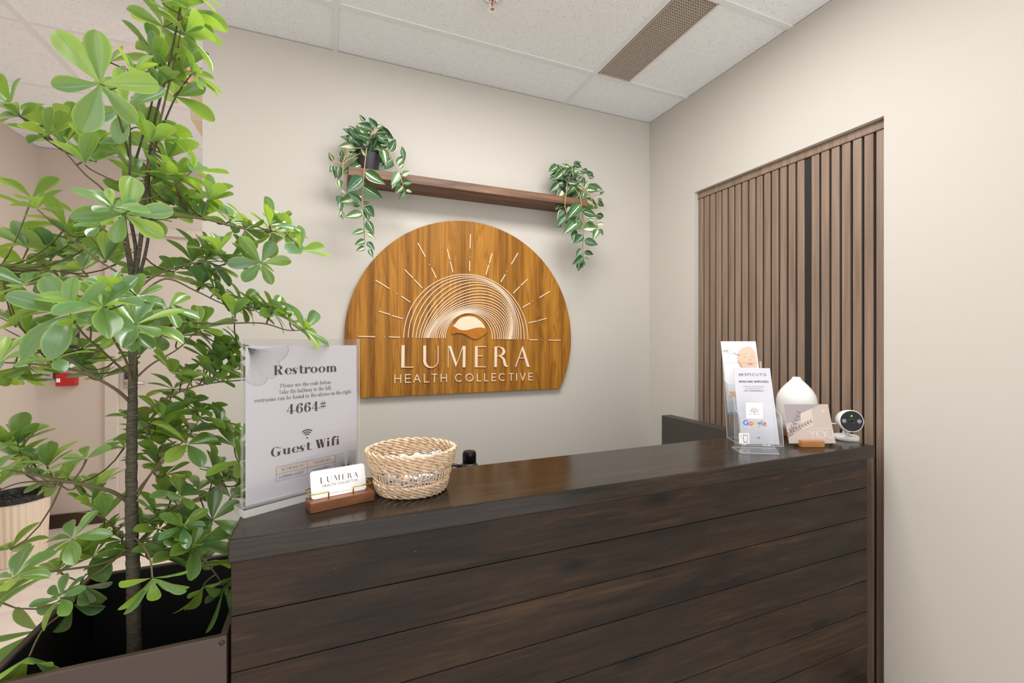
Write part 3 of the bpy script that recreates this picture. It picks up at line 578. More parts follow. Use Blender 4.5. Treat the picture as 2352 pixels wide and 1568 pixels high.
def trailing(uc, u_w, ytop, ox, oy, k, leaves, stems, label, yback, nfill=22):
    pc = ony(uc, 400, YW-.085); base = Vector((pc.x, YW-.085, H+.764)); rt = u_w
    root = thing('trailing_plant', base, label, 'plant', 'trailing striped plants on the shelf')
    MB().lathe([(.001, .0005), (rt*.72, .0005), (rt*.74, .004), (rt*.95, .092), (rt*1.06, .092), (rt*1.06, .108), (rt*.96, .108), (rt*.93, .085), (.001, .08)], base, 28).build('pot', POT, root, smooth=True, auto=35)
    for st in stems:
        pts = []
        for i, (x, y) in enumerate(st):
            dy = -.06 if i else -.0; pts.append(ony(ox+x/k, oy+y/k, YW-.11-(.07 if i else .0)))
        pts[0] = base+Vector((random.uniform(-.02, .02), -.01, .1)); P2 = []
        for i in range(len(pts)-1):
            for t in (0, .25, .5, .75): P2.append(pts[i].lerp(pts[i+1], t)+Vector((0, 0, .012*sin(pi*t) if i == 0 else 0)))
        P2.append(pts[-1]); MB().tube(P2, .0022, 6).build('vine', VSTEM, root, smooth=True)
    for (x0, y0, x1, y1) in leaves:
        u0, v0, u1, v1 = ox+x0/k, oy+y0/k, ox+x1/k, oy+y1/k; yd = (YW-.085-.05*random.random()) if v0 < ytop else YW-.19+random.uniform(-.015, .012)
        p0 = ony(u0, v0, yd); p1 = ony(u1, v1, yd-random.uniform(-.008, .03))
        L = (p1-p0).length; view = (O-p0).normalized(); nz = (view+Vector((random.uniform(-.5, .5), 0, random.uniform(-.15, .55)))).normalized()
        if (p1-p0).normalized().z > .3: nz = (view+Vector((random.uniform(-.3, .3), 0, .2))).normalized()
        wv = L*random.uniform(.95, 1.2)
        inst(random.choice(VL), 'leaf', mtx(p0, p1-p0, nz, wv, L*1.05), root)
    for k_ in range(nfill):
        a = random.uniform(0, 2*pi); el = random.uniform(-.5, 1.0); dr = Vector((cos(a)*cos(el), sin(a)*cos(el)*.8-.25, sin(el))); p0 = base+Vector((cos(a)*rt*random.uniform(.2, 1.05), sin(a)*rt*random.uniform(.2, .9)-.01, random.uniform(.08, .16))); L = random.uniform(.045, .075)
        nz = (O-p0).normalized()+UPV*.6+Vector((random.uniform(-.6, .6), random.uniform(-.2, .2), 0)); inst(random.choice(VL), 'leaf', mtx(p0, dr, nz, L, L), root)
    return root
LV1 = [(415,400,258,498),(435,520,303,595),(400,580,220,655),(470,480,622,545),(440,640,640,770),(420,700,258,842),(425,800,608,920),(405,900,183,955),(400,965,282,868),(400,985,275,950),(425,970,478,960),(430,1010,480,1145),(450,1000,535,1110),(420,1080,232,1100),(455,1150,530,1285),(435,1245,310,1287),(455,1280,545,1332),(445,1350,335,1390),(460,1370,537,1442),(440,1420,358,1455),(480,1440,520,1522),(450,480,405,415),(450,560,428,645),(690,440,770,305),(620,415,660,550),(730,520,610,615),(770,575,855,480),(840,500,820,388),(790,650,720,770),(820,680,902,640),(830,765,927,755),(805,735,720,805),(830,790,755,865),(860,840,930,850),(855,850,797,928),(795,610,850,560),(205,490,200,428),(210,560,205,480),(180,590,165,715),(175,730,188,820),(200,830,245,872),(180,890,165,965),(190,960,180,1045),(200,1050,165,1110),(200,1050,210,1130),(125,590,145,695),(100,580,80,655),(110,540,70,450),(235,470,245,430),(440,130,385,65),(565,200,480,92),(420,150,520,220),(470,290,345,178),(355,250,282,172),(485,310,345,260),(465,385,300,300),(370,385,178,380),(520,330,690,382),(540,255,690,350),(560,200,625,165),(600,200,722,310),(445,265,525,128),(500,200,390,150),(600,380,480,400),(300,235,252,210),(285,270,330,375),(295,300,245,260),(560,230,690,300),(545,340,600,420),(480,360,560,300),(610,180,655,230),(500,300,430,240),(650,260,705,300)]
ST1 = [[(470,350),(455,420),(430,650),(425,760),(410,950),(428,1130),(435,1320),(430,1400)],[(560,350),(690,430),(740,560),(800,680),(830,780),(850,850)],[(400,370),(270,410),(215,540),(208,800),(205,1050)],[(300,420),(215,565),(120,550),(72,460)],[(480,360),(500,250),(560,200)],[(500,350),(560,240),(650,240)]]
trailing(846, .058, 385, 740, 250, 4.478, LV1, ST1, 'larger trailing striped-leaf plant in black pot on shelf left end', .2)
LV2 = [(230,170,115,250),(340,185,288,148),(310,160,390,195),(430,150,525,120),(440,150,540,190),(290,260,150,298),(290,250,192,337),(240,330,132,335),(240,400,138,492),(330,385,232,360),(330,390,232,412),(320,345,382,285),(358,380,488,400),(410,260,512,225),(520,255,625,235),(480,330,560,285),(330,390,300,492),(380,340,485,305),(555,400,562,312),(570,460,615,360),(555,495,445,412),(598,480,712,492),(620,420,735,470),(640,430,802,485),(620,300,712,328),(600,290,695,255),(770,540,833,500),(575,505,540,635),(335,465,222,612),(455,430,340,528),(520,490,390,645),(555,600,742,728),(325,590,202,740),(328,610,415,695),(522,670,382,812),(400,700,345,770),(545,760,735,815),(720,805,832,830),(745,640,825,700),(750,590,800,640),(312,745,232,840),(332,825,230,922),(345,855,402,812),(312,865,375,925),(270,920,220,982),(525,860,330,1002),(462,968,470,822),(445,975,348,1000),(558,980,765,950),(700,890,605,852),(740,925,832,915),(450,1010,428,1150),(440,1000,485,1065),(552,1060,425,1172),(742,990,692,1098),(760,985,818,1060),(570,1130,745,1182),(542,1235,468,1335),(570,1275,692,1318),(557,1345,452,1422),(577,1350,632,1385),(520,1410,495,1518),(505,1410,475,1480),(560,1395,575,1455),(530,1410,550,1480),(260,200,250,260),(450,200,330,260),(560,210,620,250),(300,220,420,200),(470,260,390,330),(430,200,440,160),(270,300,300,380),(520,200,560,240),(390,430,350,500),(480,500,430,560)]
ST2 = [[(500,480),(520,560),(540,700),(565,980),(550,1200),(560,1400)],[(400,420),(350,440),(335,560),(320,690),(350,800),(330,860)],[(560,480),(620,510),(655,570),(690,700),(740,950),(750,1000)],[(655,570),(660,570),(720,550),(770,540)],[(450,470),(430,330),(410,160)],[(540,980),(540,975),(460,985)]]
trailing(1305, .05, 462, 1240, 350, 5.6, LV2, ST2, 'smaller bushier trailing striped-leaf plant on shelf right end', .2)
# ================================================================ ARTIFICIAL TREE
TB = Vector((-.3735, 1.15, .31)); tree = thing('artificial_tree', TB, 'tall artificial green tree with glossy leaf rosettes in the planter', 'tree')
TD = .92
def td(v): return TD+(.03 if v < 700 else 0)
trunk = [ond(309, 1496, TD), ond(305, 1300, TD), ond(303, 1200, TD), ond(302, 1100, TD), ond(303, 1000, TD), ond(304, 920, TD), ond(306, 850, TD), ond(304, 760, TD+.01), ond(303, 690, TD+.015), ond(304, 655, TD+.02)]
tpts = [TB]+trunk; P2 = []
for i in range(len(tpts)-1):
    n_ = 10
    for j in range(n_): P2.append(tpts[i].lerp(tpts[i+1], j/n_)+Vector((random.uniform(-.0007, .0007), random.uniform(-.0007, .0007), 0)))
P2.append(tpts[-1]); N_ = len(P2)
MB().tube(P2, [.0135-.0060*min(1, 1.5*i/N_)+random.uniform(-.0004, .0004) for i in range(N_)], 14).build('trunk', BARK, tree, smooth=True)
BR = []   # branch polylines in space
def branch(pl_, d0, d1, r0, r1, m=TWIG, name='branch'):
    n_ = len(pl_); pts = [ond(u, v, d0+(d1-d0)*i/(n_-1)) for i, (u, v) in enumerate(pl_)]; Q = []
    for i in range(n_-1):
        for j in range(6):
            t = j/6; a = pts[max(i-1, 0)]; b_ = pts[i]; c = pts[i+1]; e_ = pts[min(i+2, n_-1)]
            Q.append(.5*((2*b_)+(c-a)*t+(2*a-5*b_+4*c-e_)*t*t+(3*b_-a-3*c+e_)*t**3))
    Q.append(pts[-1]); N = len(Q); BR.append(Q); MB().tube(Q, [.45*(r0+(r1-r0)*i/(N-1)) for i in range(N)], 8).build(name, m, tree, smooth=True)
D0 = TD
for pl_, d1, r0, r1, m in [
 ([(304,670),(296,600),(285,540),(284,480),(297,400),(298,300),(290,246)], .88, .009, .003, BARK), ([(304,670),(312,580),(300,500),(296,420),(320,340),(350,230),(357,157)], .95, .009, .003, BARK),
 ([(305,670),(322,560),(330,480),(338,400),(355,280),(385,160),(412,30),(420,-20)], .95, .010, .003, BARK), ([(306,670),(332,590),(345,500),(345,380),(395,240),(440,170)], .98, .008, .003, BARK),
 ([(338,400),(370,270),(405,120),(420,40)], .97, .006, .002, TWIG)]: branch(pl_, D0+.02, d1, r0, r1, m, 'stem')
for pl_, d1, r0, r1 in [
 ([(310,955),(345,938),(400,905),(470,882),(565,872)], 1.02, .007, .003), ([(296,920),(260,890),(190,855),(100,838),(0,832)], .80, .008, .003), ([(230,872),(150,820),(60,780),(10,755)], .86, .005, .002),
 ([(300,648),(270,625),(230,600),(165,550),(85,480)], .86, .006, .002), ([(300,660),(250,650),(160,640),(60,655)], .85, .006, .002), ([(300,655),(220,640),(120,620),(0,615)], .9, .005, .002),
 ([(314,670),(345,640),(400,615),(480,600),(600,604)], 1.0, .006, .002), ([(335,500),(365,495),(464,502),(560,525),(650,535),(690,575)], 1.04, .007, .002), ([(320,680),(380,640),(450,668),(514,698),(553,700)], 1.05, .005, .002),
 ([(312,760),(400,742),(500,743),(600,742),(660,758),(700,757)], 1.05, .006, .002), ([(305,880),(290,830),(262,780),(246,740),(237,705)], .70, .006, .003), ([(306,880),(312,820),(314,780),(311,745)], .78, .005, .003),
 ([(305,870),(245,815),(190,765),(162,722)], .68, .005, .003), ([(312,868),(350,835),(410,800),(455,755)], .97, .005, .002), ([(292,1150),(255,1128),(190,1112),(100,1095),(0,1075)], .78, .010, .003), ([(180,1110),(100,1105),(40,1110),(-10,1130)], .8, .004, .002),
 ([(315,1140),(345,1090),(390,1040),(435,1000),(460,957)], 1.02, .006, .002), ([(312,1130),(360,1075),(430,1020)], .98, .005, .002), ([(300,1265),(230,1295),(132,1310),(30,1326)], .76, .006, .003), ([(300,1250),(245,1300),(190,1340),(150,1400),(98,1446),(67,1507)], .76, .006, .003),
 ([(312,1210),(370,1190),(440,1150),(500,1120),(550,1060)], 1.0, .007, .003), ([(315,1240),(390,1245),(445,1235),(487,1195)], 1.0, .006, .003), ([(312,1260),(400,1270),(470,1290),(514,1345)], .97, .006, .003), ([(306,1230),(330,1255),(345,1285),(350,1326)], .80, .005, .003),
 ([(300,1240),(270,1215),(240,1190)], .92, .004, .002), ([(285,520),(240,440),(195,400),(130,330),(47,268)], .86, .005, .002), ([(296,430),(250,410),(210,390),(195,378)], .85, .004, .002), ([(297,360),(270,260),(240,200),(231,193)], .70, .005, .003), ([(325,460),(380,440),(446,389)], 1.0, .004, .002), ([(305,610),(295,560),(286,491)], .74, .005, .003), ([(310,1000),(330,985),(370,960)], .98, .004, .002)]: branch(pl_, D0, d1, r0, r1)
W_ = """230,193,112,f;252,143,70;414,20,70;404,36,75;375,61,68;357,157,65,u;418,164,65,u;446,178,52;400,221,65;293,246,85,f;296,300,70,d;357,314,65;47,268,52;143,282,60;148,332,75,u;195,378,66,u;221,371,55,u;446,389,50;404,404,52;357,407,58;298,448,62,f;284,491,88,f;379,478,48;340,428,48;336,500,58;89,482,60;73,455,56;153,521,62;400,470,50
430,487,45;431,481,42,u;464,499,58;528,509,55;569,517,46;622,528,54,u;562,526,45,d;661,537,46;681,569,52;625,532,46,d;474,597,62;601,603,68,f;564,596,54;400,624,50;441,603,46,u;518,606,46;495,671,55;514,698,60;467,652,45;462,744,60;411,772,65;395,749,60;599,708,50;553,695,50;584,713,50;666,741,48;699,754,50;625,716,45
523,792,48;492,808,48;546,792,45;472,820,44;398,893,52;416,878,45,u;441,872,45;475,853,45;499,838,52,u;508,847,45;536,850,45;453,948,50;499,967,45;435,1019,65;370,991,55;401,1000,55;350,1010,50;508,982,45;462,957,46;380,951,50,u;358,1065,50;380,1089,50;539,1025,50;554,1055,52;493,1089,52,u;514,1098,50;530,1144,62;487,1193,84,f;456,1126,55;392,1150,56,u;444,1251,70;475,1233,60;416,1166,55;551,1110,48
266,607,50,u;200,585,50;175,553,55;214,557,50,u;14,600,60;89,643,58;23,646,50;118,596,60,u;64,571,55,u;160,600,54,u;343,636,60;140,640,52;60,610,54;5,660,55
236,700,86;160,718,86;311,743,78;257,721,62,u;64,771,60,u;128,803,62,u;21,818,55;96,800,50,u;36,750,60,u;189,850,55,u;234,868,56;68,839,52,d;150,839,46;3,768,58;264,829,45;321,818,45,u;280,770,52;110,820,45,d;190,800,50;30,850,55,d
314,961,48;339,971,48;285,1028,42;361,1043,45;393,993,48;320,1000,44;10,1028,62;40,1020,58,u;43,1058,60,u;78,1065,50,u;109,1072,55,u;156,1098,52;18,1083,50;60,1090,46;130,1100,44;217,1134,56,u;239,1192,56,u;226,1232,58;261,1213,50
359,1185,55;326,1206,60;366,1214,54;342,1283,78;304,1268,64;399,1275,60;471,1290,62;428,1304,58;514,1348,70,d;467,1344,60,d;350,1326,72,d;132,1311,78;214,1279,62;185,1340,60,d;167,1388,65,d;98,1446,66,d;67,1507,62,d;29,1326,64;25,1261,56;-5,1380,60;280,1240,52;420,1225,52"""
lw = lambda t: .014+.225*(max(0, sin(pi*t**1.95))**.55) if .03 < t < .999 else (.014 if t < .5 else .055)
TL = [grid_leaf('leaf', LEAF, 8, 4, lw, c, q, 1.9) for c, q in ((.10, .35), (.28, .25), (-.08, .5), (.45, .2), (.18, .6))]
allw = []
for tok in W_.replace('\n', ';').split(';'):
    q = tok.split(','); u, v, R = float(q[0]), float(q[1]), float(q[2]); fl = q[3] if len(q) > 3 else ''
    allw.append((u, v, R, fl, None))
xtra = []
for Q in BR:
    n_ = len(Q); step = 0; nxt = .05
    for i in range(n_//3, n_):
        step += (Q[i]-Q[i-1]).length
        if step < nxt: continue
        step = 0; nxt = random.uniform(.09, .17); p = Q[i]+Vector((random.uniform(-.05, .05), random.uniform(-.04, .07), random.uniform(0, .05))); dv = p-O; dep = dv.x*sn+dv.y*cs; lat = dv.x*cs-dv.y*sn
        uu, vv = 1176+FP*lat/dep, HY-FP*dv.z/dep
        if uu < 690 and not (uu > 530 and vv > 770): xtra.append((uu, vv, random.uniform(44, 58), random.choice(('', '', 'u')), dep))
    p = Q[-1]; dv = p-O; dep = dv.x*sn+dv.y*cs; lat = dv.x*cs-dv.y*sn; eu, ev = 1176+FP*lat/dep, HY-FP*dv.z/dep; hit = [i_ for i_, q in enumerate(allw) if hypot(q[0]-eu, q[1]-ev) < 30]
    if hit:
        i_ = min(hit, key=lambda j: hypot(allw[j][0]-eu, allw[j][1]-ev)); allw[i_] = (eu, ev)+allw[i_][2:4]+(dep,)
    else: xtra.append((eu, ev, 58, '', dep))
allw += xtra
leaves = []; twb = MB(); vcount = 0
for (u, v, R, fl, dx_) in allw:
    dp = .5*TD+.5*min(1.2, max(.66, 76/R)); 
    if u > 470 and v > 420: dp = max(dp, 1.0 if v < 1240 else .92)
    if v > 1180 and u < 470: dp = min(dp, .95)
    if dx_: dp = dx_
    c = ond(u, v, dp); L = R*dp/FP*(.98 if fl == 'f' else 1.24)
    best = None
    for Q in BR:
        for p in Q:
            dd = (p-c).length
            if best is None or dd < best[0]: best = (dd, p)
    bp = best[1]; tc_ = Vector((TB.x, TB.y, c.z)); out = (c-tc_); out.z = 0; out = out.normalized() if out.length > .02 else Vector((0, -1, 0)); view = (O-c).normalized(); up = Vector((0, 0, 1)); rv = Vector((random.uniform(-1, 1), random.uniform(-1, 1), random.uniform(-.5, .5)))
    if fl == 'f': ax = view*.9+up*.25+rv*.15; el = (0, 22)
    elif fl == 'u': ax = up+out*.25+rv*.2+view*.05; el = (35, 70)
    elif fl == 'd': ax = out*.4-up*.7+view*.35+rv*.2; el = (10, 50)
    else: ax = up*.75+out*.55+view*.25+rv*.3; el = (2, 45)
    ax.normalize()
    if best[0] > .004:
        m_ = bp.lerp(c, .5)-ax*best[0]*.18; seg = [bp*(1-t)**2+m_*2*t*(1-t)+c*t*t for t in (0, .25, .5, .75, 1)]; twb.tube(seg, [.0018, .0016, .0015, .0015, .0021], 6)
    x, z_, y_ = None, None, None; t1 = ax.orthogonal().normalized(); t2 = ax.cross(t1); n_ = random.choice((6, 6, 7, 8)) if fl != 'f' else 6; a0 = random.uniform(0, 6.28)
    for i in range(n_):
        a = a0+2*pi*i/n_+random.uniform(-.25, .25); rad = t1*cos(a)+t2*sin(a); e_ = radians(random.uniform(*el)); dr = rad*cos(e_)+ax*sin(e_)
        l_ = L*random.uniform(.72, 1.08); nz = ax*cos(e_)-rad*sin(e_); nz = nz+Vector((random.uniform(-.3, .3), random.uniform(-.3, .3), random.uniform(-.1, .3)))
        leaves.append((l_/dp, mtx(c+dr*.003, dr, nz, l_*random.uniform(.85, 1.1), l_), random.randrange(5), v))
twb.build('twigs', TWIG, tree, smooth=True)['kind'] = 'stuff'
leaves.sort(key=lambda q: -q[0])
for k, (s_, M, vi, v) in enumerate(leaves[:298]): inst(TL[vi], 'leaf', M, tree)
rest = leaves[298:]; vs, fs, uvs = [], [], []
for s_, M, vi, v in rest:
    me = TL[vi]; b0 = len(vs); vs += [tuple(M @ x.co-TB) for x in me.vertices]; fs += [[i+b0 for i in p.vertices] for p in me.polygons]
    uvs += [me.uv_layers[0].data[l].uv[:] for p in me.polygons for l in p.loop_indices]
me = bpy.data.meshes.new('foliage'); me.from_pydata(vs, [], fs); me.materials.append(LEAF); ul = me.uv_layers.new(name='UVMap')
for i, q in enumerate(uvs): ul.data[i].uv = q
me.polygons.foreach_set('use_smooth', [True]*len(me.polygons)); me.update(); o = bpy.data.objects.new('small_leaves', me); COL.objects.link(o); o.parent = tree; o['kind'] = 'stuff'
# ================================================================ THINGS ON THE COUNTER
def D(u, v): return onz(u, v, ZD)
def hd(deg): a = radians(deg); return Vector((sin(a), cos(a), 0))
UPV = Vector((0, 0, 1))
# --- acrylic sign holder with the printed sheet
pA = D(565, 1190); xd = hd(62); AF = Fr(pA+Vector((0, 0, .0005)), xd, UPV)     # front bottom edge of the base, frame faces the camera side
ah = thing('sign_holder', pA, 'clear upright acrylic sign holder on a thick clear base at desk corner', 'sign holder')
AW = .272; BD = .055
def acr_box(name, fr, a0, a1, b0, b1, h0, h1, parent, big='h'):
    m = MB(); m.fbox(fr, a0, a1, b0, b1, h0, h1); dims = [(a1-a0), (b1-b0), (h1-h0)]; kmin = dims.index(min(dims)); fi = {2: (0, 1), 1: (2, 4), 0: (3, 5)}[kmin]
    m.m = [0 if i in fi else 1 for i in range(6)]; return m.build(name, [ACR, ACRE], parent)
acr_box('base', AF, -.004, AW+.004, 0, .016, -BD, 0, ah)
acr_box('front_sheet', AF, 0, AW, .016, .372, -.0205, -.0175, ah); acr_box('rear_sheet', AF, 0, AW, .016, .372, -.0285, -.0255, ah)
PFm = Fr(AF.pt(0, 0, -.0222), AF.x, AF.y); q0 = PFm.at(564, 1165); q1 = PFm.at(819, 795)
sx0, sx1, sz0, sz1 = q0[0], q1[0], .017, PFm.at(564, 795)[1]
shp = thing('printed_sheet', PFm.pt(.13, .014), 'pale sheet with restroom code and guest wifi text inside the clear holder', 'sign')
MB().fbox(PFm, sx0, sx1, sz0, sz1, -.0008, 0).build('paper', PAPER, shp)
PF = PFm.off(.0003)
def z6(x, y): return PFm.at(530+x/3.5636, 760+y/3.5636)
def text_on(polys, fr, zf, xl, yl, xr, yr, cap, parent, m, name='lettering', h=0.0, capy=None):
    a = zf(xl, yl); b_ = zf(xr, yr); c = zf(xl, yl-cap); hh = c[1]-a[1]; ys = [p[1] for P in polys for p in P]; mx = capy or max(ys); mn = min(0, min(ys)); base = (a[1]+b_[1])/2
    return MB().plate(fit(polys, a[0], b_[0], base+mn/mx*hh, base+max(ys)/mx*hh), fr, h).build(name, m, parent)
text_on(serif('Restroom', .175, .024, -.03), PF, z6, 350, 362, 868, 330, 78, shp, INK, capy=.70)
text_on(serif('Please use the code below.'), PF, z6, 405, 466, 822, 428, 33, shp, INK, capy=.74)
text_on(serif('Take the hallway to the left,'), PF, z6, 395, 517, 826, 478, 35, shp, INK, capy=.74)
text_on(serif('restrooms can be found in the alcove on the right.'), PF, z6, 193, 588, 988, 506, 35, shp, INK, capy=.74)
text_on(serif('4664#', .185, .024, -.02), PF, z6, 457, 680, 778, 645, 80, shp, INK, capy=.70)
text_on(serif('Guest Wifi', .175, .024, -.03), PF, z6, 328, 1033, 890, 925, 80, shp, INK, capy=.74)
wc = z6(625, 873); b = MB(); b.plate([disc(wc[0], wc[1], .002)], PF)
for r in (.0075, .0125, .0178): b.plate(ribbon(arcpts(wc[0], wc[1]+.001, r, r, 48, 132, 12), .0028), PF)
b.build('wifi_symbol', INK, shp)
ta, tb = z6(372, 1115), z6(855, 1020); tm = z6(626, 1060); t2 = z6(372, 1174); t3 = z6(372, 1231)
b = MB(); b.plate([rect(ta[0], t2[1], tb[0], ta[1])], PF, -.0001); b.build('table_header', TAN, shp)
b = MB(); lwid = .0006
for zz in (ta[1], t2[1], t3[1]): b.plate([rect(ta[0], zz-lwid/2, tb[0], zz+lwid/2)], PF, .0001)
for xx in (ta[0], tm[0], tb[0]): b.plate([rect(xx-lwid/2, t3[1], xx+lwid/2, ta[1])], PF, .0001)
b.build('table_lines', INKG, shp)
def cell(polys, x0, x1, zc, hh, m): MB().plate(fit(polys, x0, x1, zc-hh/2, zc+hh/2), PF, .0002).build('lettering', m, shp)
g1 = (ta[1]+t2[1])/2; g2 = (t2[1]+t3[1])/2; wl = tm[0]-ta[0]; wr = tb[0]-tm[0]
cell(serif('NETWORK ID', .085, .03, .08), ta[0]+wl*.17, ta[0]+wl*.85, g1, .0062, INKG); cell(serif('PASSWORD', .085, .03, .08), tm[0]+wr*.22, tm[0]+wr*.82, g1, .0062, INKG)
cell(sans('LUMERA GUEST', 1.1), ta[0]+wl*.1, ta[0]+wl*.9, g2, .0062, INKG); cell(sans('Lumera4664', 1.05), tm[0]+wr*.2, tm[0]+wr*.8, g2, .0062, INKG)
def ginkgo(cx, cz, rr, a0, a1, n, lw_, scal=4, clip=True):
    b = MB(); ed = []
    def rad(t): return rr*(1-.16*(1-abs(sin(pi*scal*t))**.5))*(1-.05*cos(9*t))
    for i in range(n+1):
        t = i/n; a = radians(a0+(a1-a0)*t); R_ = rad(t); am = radians(a0+(a1-a0)*(.5+(t-.5)*.55)); p = bez((cx, cz), (cx+R_*.45*cos(am), cz+R_*.45*sin(am)), (cx+R_*cos(a), cz+R_*sin(a)), 8)
        p = [q for q in p if sx0+.001 < q[0] < sx1-.001 and sz0+.001 < q[1] < sz1-.001]
        if len(p) > 1: b.plate(ribbon(p, [lw_*(1.9 if k_ < 2 else 1) for k_ in range(len(p))]), PF, .0001)
    p = []
    for i in range(61):
        t = i/60; a = radians(a0+(a1-a0)*t); p.append((cx+rad(t)*cos(a), cz+rad(t)*sin(a)))
    p = [q for q in p if sx0+.001 < q[0] < sx1-.001 and sz0+.001 < q[1] < sz1-.001]
    if len(p) > 1: b.plate(ribbon(p, lw_*1.5), PF, .0001)
    return b
ginkgo(sx0+.004, sz1-.003, .085, -92, 6, 38, .00028, 3).build('leaf_drawing', INKG, shp)
gr = z6(945, 1085); ginkgo(gr[0]-.002, gr[1]-.010, .042, 95, 165, 18, .00022, 1).build('leaf_drawing', INKG, shp); ginkgo(gr[0], gr[1]-.010, .045, 18, 85, 18, .00022, 1).build('leaf_drawing', INKG, shp)
# --- business card holder
pB = D(713, 1181); BF = Fr(pB+Vector((0, 0, .0003)), hd(75.7), UPV); bl_ = BF.at(859.6, 1149)[0]
bk = BF.n*-1; bw = .048; bh = BF.at(713.8, 1157)[1]
ch_ = thing('card_holder', pB, 'walnut block business card holder with brass wire arms', 'card holder')
MB().fbox(BF, 0, bl_, 0, bh, -bw, 0).build('block', WALNUT, ch_, bevel=.0012)
def z7(x, y): return (690+x/5.47, 980+y/5.47)
CF = Fr(BF.pt(0, bh, -.021), BF.x, (UPV*.965+bk*.26)); ca = CF.at(*z7(150, 900)); cb = CF.at(*z7(838, 790)); ct = CF.at(*z7(115, 575)); cl, cr_, cz1 = CF.at(*z7(140, 760))[0]-.001, CF.at(*z7(815, 660))[0], CF.at(*z7(400, 520))[1]
def wire(pts): return MB().tube(pts, .0016, 8).build('wire_arm', BRASS, ch_, smooth=True)
fz = bh+.016; xa, xb = BF.at(*z7(370, 870))[0], BF.at(*z7(680, 830))[0]
wire([BF.pt(xa, bh-.004, -.009), BF.pt(xa, fz-.001, -.009), BF.pt(xa-.002, fz, -.009), BF.pt(cl-.004, fz, -.009), BF.pt(cl-.006, fz, -.011), BF.pt(cl-.006, fz+.001, -.05), BF.pt(cl-.004, fz+.001, -.052), BF.pt(cl+.006, fz+.001, -.052)])
wire([BF.pt(xb, bh-.004, -.009), BF.pt(xb, fz-.001, -.009), BF.pt(xb+.002, fz, -.009), BF.pt(cr_+.006, fz, -.009), BF.pt(cr_+.008, fz, -.011), BF.pt(cr_+.008, fz+.001, -.05), BF.pt(cr_+.006, fz+.001, -.052), BF.pt(cr_-.006, fz+.001, -.052)])
def rrect(x0, y0, x1, y1, r):
    return arcpts(x1-r, y1-r, r, r, 0, 90, 6)+arcpts(x0+r, y1-r, r, r, 90, 180, 6)+arcpts(x0+r, y0+r, r, r, 180, 270, 6)+arcpts(x1-r, y0+r, r, r, 270, 360, 6)
for k in range(5):
    dx = (0, -.0005, .0012, .002, .003)[k]; f_ = CF.off(-.0016*k)
    r = thing('business_card', f_.pt((cl+cr_)/2, 0), 'front white business card with dark lettering in the walnut holder' if k == 0 else 'plain white business card behind the front one in walnut holder', 'card', 'business cards in the holder')
    MB().plate([rrect(cl+dx, .0006, cr_+dx, cz1-.0004*k, .006)], f_, -.0006, .0006).build('card', CARD, r)
    if k == 0:
        ww = cr_-cl; MB().plate(fit(LUMP, cl+ww*.17, cl+ww*.86, cz1*.52, cz1*.74), f_, .0009).build('lettering', INK, r); MB().plate(fit(sans('HEALTH COLLECTIVE', 1.15), cl+ww*.2, cl+ww*.85, cz1*.38, cz1*.47), f_, .0009).build('lettering', INKG, r)
        MB().plate(fit(sans('LUMERA HEALTH', 1.1), cl+ww*.32, cl+ww*.7, cz1*.10, cz1*.135), f_, .0009).build('lettering', INKL, r)
# --- woven basket of candies
bc = D(945, 1148)+hd(22.4-12)*.073; bc.z = ZD+.0006
bsk = thing('woven_basket', bc, 'round woven seagrass basket holding wrapped candies on the desk', 'basket')
BX = hd(22.4+90-8); BY = hd(22.4-8)
def bpt(a, z, rr=0.0):
    t = z/.10; ra = .077+.029*t**.75+rr; rb = .070+.026*t**.75+rr; return bc+BX*(ra*cos(a))+BY*(rb*sin(a))+UPV*z
for i, z in enumerate([.0055, .0125, .0195, .0265]+[.0680, .0750, .0820, .0890, .0960, .1020]):
    b = MB(); K = 15 if i % 2 else 14; n_ = 160
    for ph in (0, pi):
        pts = []
        for k in range(n_):
            a = 2*pi*k/n_; q = K*a/1.0+ph+i*1.3; pts.append(bpt(a, z+.0028*cos(q)+.0008*sin(3*a+i), .0026*sin(q)))
        b.tube(pts, [.0034+.0007*sin(k*1.1+i) for k in range(n_)], 6, closed=True)
    b.build('weave_row', SEAG, bsk, smooth=True)
for k in range(60):
    a = 2*pi*k/60+random.uniform(-.015, .015); MB().tube([bpt(a, .02, -.001), bpt(a, .045, -.0006), bpt(a+random.uniform(-.01, .01), .072, -.001)], .0019, 6).build('stake', SEAG, bsk, smooth=True)
for ph, dz in ((0, .010), (2.4, .014)): MB().tube([bpt(2*pi*k/120, .047+dz*sin(2*pi*k/120*2+ph), .0022) for k in range(120)], .0014, 6, closed=True).build('cross_strand', SEAG, bsk, smooth=True)
MB().lathe([(.001, 0), (.07, 0), (.074, .004), (.001, .004)], bc, 32).build('bottom', SEAG, bsk)
def candy_mat(name, c1, c2):
    m = mat(name, (.85, .84, .82), .3); k = NT(m); v = k.coord(rnd=4); n = k.noise(v, 120, 1); n2 = k.noise(k.coord(rnd=9), 90, 1)
    c = k.mix(k.math('GREATER_THAN', n, .60), (.86, .85, .84), c1); c = k.mix(k.math('GREATER_THAN', n2, .62), c, c2); k.l(c, k.b.inputs['Base Color']); return m
CM = [candy_mat('candy_blue', (.05, .14, .50), (.45, .60, .82)), candy_mat('candy_red', (.80, .06, .02), (.85, .50, .32))]
